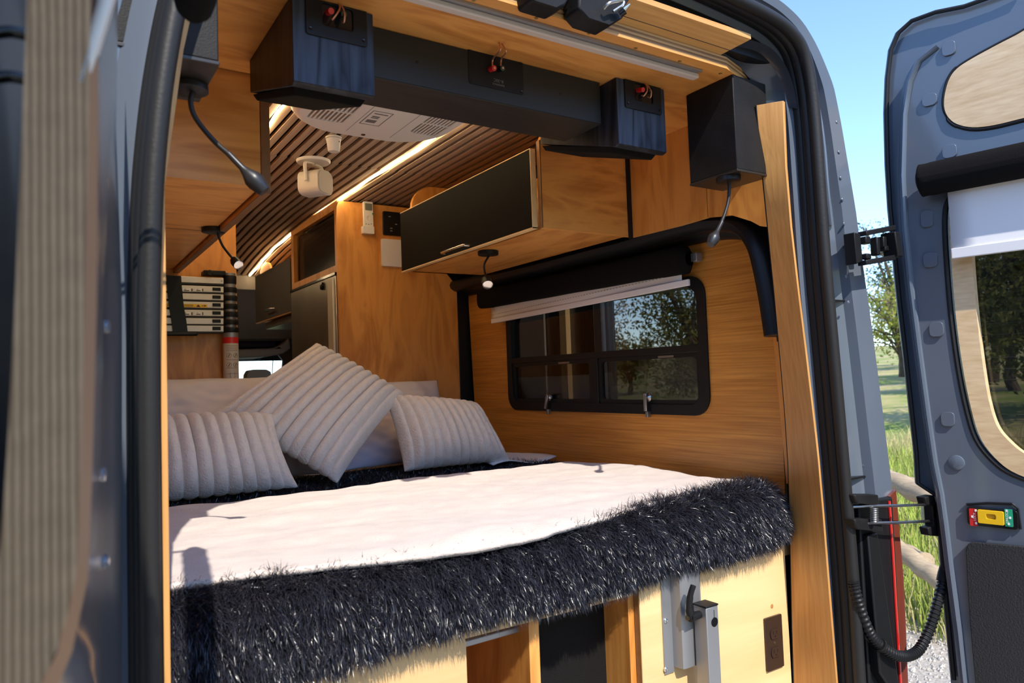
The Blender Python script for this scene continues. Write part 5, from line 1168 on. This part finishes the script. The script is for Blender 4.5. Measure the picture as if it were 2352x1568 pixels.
# loose stones and grass near the gap between pillar and door
r = np.random.default_rng(21); mb = MB()
oct_v = np.array([(1,0,0),(-1,0,0),(0,1,0),(0,-1,0),(0,0,1),(0,0,-1)], float); oct_f = [(0,2,4),(2,1,4),(1,3,4),(3,0,4),(2,0,5),(1,2,5),(3,1,5),(0,3,5)]
for k in range(5200):
    c = np.array([r.uniform(3.2,5.6), r.uniform(1.3,4.0), .006-CZ]); s = r.uniform(.006,.02)
    mb.add((oct_v*s*r.uniform(.6,1.2,(6,3))+c).tolist(), oct_f)
part('stones', mb, mat('stones', (.44,.40,.35), .9, var=.4, vscale=90), gv, kind='stuff', fix=False)
def blades(n, fx_, hmin, hmax, mt, lab, seed, w=.004):
    r = np.random.default_rng(seed); V = []; Fc = []
    for k in range(n):
        x, y = fx_(r); z = gz(x, y)-CZ-.01; h = r.uniform(hmin, hmax); a = r.uniform(0, PI); dx, dy = math.cos(a)*w, math.sin(a)*w; lx, ly = r.normal(0,.25,2)*h
        b = len(V); V += [(x-dx,y-dy,z),(x+dx,y+dy,z),(x+dx*.7+lx*.4,y+dy*.7+ly*.4,z+h*.6),(x-dx*.7+lx*.4,y-dy*.7+ly*.4,z+h*.6),(x+lx,y+ly,z+h)]
        Fc += [(b,b+1,b+2,b+3),(b+3,b+2,b+4)]
    return single('grass', MB().add(V, Fc), mt, lab, 'grass', kind='stuff', fix=False)
M['grass'] = mat('grass_blade', (.32,.40,.06), .7, var=.5, vscale=3); M['dry'] = mat('dry_blade', (.50,.42,.20), .8, var=.3, vscale=3)
blades(15000, lambda r: (r.uniform(5.0,11), r.uniform(2.2,6.2)), .12, .42, M['grass'], 'tall green grass around the log fence', 5, .006)
blades(8000, lambda r: (r.uniform(4.9,13), r.uniform(2.2,7.0)), .10, .38, M['dry'], 'dry straw coloured grass around the log fence', 6, .005)
# log fence
def logm(a, b, r_, seed):
    a, b = Vector(a), Vector(b); N = 14; rr_ = np.random.default_rng(seed)
    return MB().tube([a+(b-a)*(k/N)+Vector((0,0,.008*math.sin(k*1.3+seed))) for k in range(N+1)], [r_*(1+.04*rr_.normal()) for k in range(N+1)], 14)
def fr3(px, py, t): 
    q = ray(px, py); return q*t
lf = 'peeled logs of the low fence'
L1 = fr3(2055,1262,5.2), fr3(2165,1345,4.3)
for nm, a, b, r_, lab in (
    ('fence_log', fr3(2030,1235,5.0), fr3(2175,1345,4.45), .062, 'long lower fence log slanting down towards the gravel'),
    ('fence_log', fr3(2010,1235,5.6), fr3(2128,1290,4.9), .058, 'short lower fence log with its sawn end showing'),
    ('fence_log', fr3(2030,1095,5.3), fr3(2190,1165,4.7), .072, 'upper fence log behind the hinge rods'),
    ('fence_log', fr3(1990,1090,6.1), fr3(2120,1122,5.6), .062, 'uppermost thin fence log behind the others')):
    o = single(nm, logm(a, b, r_, int(r_*1000)), M['log'], lab, 'fence log', lf)
p = fr3(2138,1300,5.0)
for k, (x, y) in enumerate(((6.9,3.6),(5.2,2.55))):
    h = gz(x, y)-CZ; single('fence_post', MB().tube([(x,y,h-.1),(x,y,h+.75)], .075, 14), M['log'], 'upright fence post %s' % ('far along the fence' if k == 0 else 'at the near end of the fence'), 'fence post', 'fence posts')
# trees
def leafmat(nm, c, tr=.5):
    mt, n, l, b = _base(nm); o = n['Material Output']; tc = n.new('ShaderNodeTexCoord'); no = n.new('ShaderNodeTexNoise'); no.inputs['Scale'].default_value = 2.5
    rp = n.new('ShaderNodeValToRGB'); rp.color_ramp.elements[0].position = .35; rp.color_ramp.elements[1].position = .65
    rp.color_ramp.elements[0].color = (*[q*.55 for q in c], 1); rp.color_ramp.elements[1].color = (*[min(1, q*1.35) for q in c], 1)
    l.new(tc.outputs['Object'], no.inputs['Vector']); l.new(no.outputs[0], rp.inputs[0])
    d = n.new('ShaderNodeBsdfDiffuse'); t = n.new('ShaderNodeBsdfTranslucent'); mx = n.new('ShaderNodeMixShader'); mx.inputs[0].default_value = tr
    l.new(rp.outputs[0], d.inputs[0]); l.new(rp.outputs[0], t.inputs[0]); l.new(d.outputs[0], mx.inputs[1]); l.new(t.outputs[0], mx.inputs[2]); l.new(mx.outputs[0], o.inputs[0]); n.remove(b)
    return mt
LM = [leafmat('leaf_olive', (.20,.20,.06)), leafmat('leaf_fresh', (.34,.36,.07)), leafmat('leaf_dark', (.06,.10,.03)), leafmat('leaf_tan', (.36,.28,.15))]
def tree(x, y, h, spread, leaf, n, lab, seed, size=.11):
    r = np.random.default_rng(seed); z = gz(x, y)-CZ-.05
    t = thing('tree', lab, 'tree', (x, y, z), 'trees on the meadow')
    mb = MB(); tips = []
    base = Vector((x, y, z)); tr = [base, base+Vector((r.normal(0,.1),r.normal(0,.1),h*.12)), base+Vector((r.normal(0,.2),r.normal(0,.2),h*.40))]
    mb.tube(catmull(tr, 5), [h*.028]*5+[h*.02]*5+[h*.016], 8)
    for k in range(18):
        a = r.uniform(0, 2*PI); s = tr[1].lerp(tr[2], r.uniform(.0,1)); e = s+Vector((math.cos(a)*spread*r.uniform(.4,1), math.sin(a)*spread*r.uniform(.4,1), h*r.uniform(.02,.5)))
        m_ = s.lerp(e, .5)+Vector((r.normal(0,.15),r.normal(0,.15),h*.04)); pts = catmull([s, m_, e], 4); mb.tube(pts, list(np.linspace(h*.010, h*.003, len(pts))), 6)
        tips += [m_, e, m_.lerp(e, .5)]
        for j in range(3):
            e2 = e+Vector((r.normal(0,spread*.22), r.normal(0,spread*.22), r.normal(.1,.3)*h*.1)); mb.tube([m_.lerp(e, .6), e2], [h*.004, h*.0015], 5); tips.append(e2)
    part('trunk', mb, M['bark'], t)
    T_ = np.array([tuple(p) for p in tips]); c = T_[r.integers(0, len(T_), n)]+r.normal(0, spread*.17, (n, 3))
    a1 = r.normal(0,1,(n,3)); a1 /= np.linalg.norm(a1,axis=1,keepdims=True); a2 = np.cross(a1, r.normal(0,1,(n,3))); a2 /= np.linalg.norm(a2,axis=1,keepdims=True)
    s = (size*r.uniform(.5,1.2,n))[:,None]
    V = np.stack([c-a1*s, c+a2*s*.45, c+a1*s, c-a2*s*.45], 1).reshape(-1,3); I = np.arange(n)[:,None]*4+np.array([0,1,2,3])
    part('foliage', MB().add(V.tolist(), I.tolist()), leaf, t, kind='stuff', fix=False)
    return t
spots = [(14,12.7,5.4,1.4,0,6000,'olive brown tree filling the right of the side window view'),(15.5,19.5,4.6,1.8,3,4000,'thin tan tree left of the tall one in the side window view'),(19,21,3.6,1.6,0,3000,'rounded olive tree furthest back behind the side window'),
         (17,15.2,3.6,1.4,0,3500,'bushy olive tree low in the side window view'),
         (36,19.6,9.0,1.5,2,4000,'dark green conifer-like tree top beside the open right door'),(27,14.8,4.6,2.0,1,3500,'yellow green spring tree in the gap by the right door'),(33,17.2,6.0,2.2,3,4000,'pale tan tree on the hillside in the gap by the door'),
         (15.5,5.6,5.4,1.7,0,6500,'olive tree seen through the right door window'),(17,3.0,5.8,2.0,3,6500,'brownish tree seen through the right door window edge'),(21,8.6,5.2,1.5,0,6000,'tall olive tree behind the right door window'),
         (24,10.4,5.6,1.6,3,5000,'tan tree left in the right door window view'),(26,11.6,6.2,1.6,2,4000,'dark tree behind the tan ones in the right door window'),(-12,6,6.0,2.5,0,3500,'olive tree left of the van'),(-14,-2,6.5,2.6,2,3500,'dark tree behind the left door'),(-10,-10,6.0,2.4,1,3000,'unseen green tree added behind the photographer on the left'),(-2,-17,5.5,2.6,0,3500,'unseen olive tree added straight behind the photographer to cover low sky'),(6,-16,5.0,2.6,2,3500,'unseen dark tree added behind the photographer on the right')]  # the unseen ones behind the photographer are added to screen low sky
for k, (x, y, h, s, lm, n, lab) in enumerate(spots): tree(x, y, h, s, LM[lm], n, lab, 40+k, .075 if x < 18 else .085)
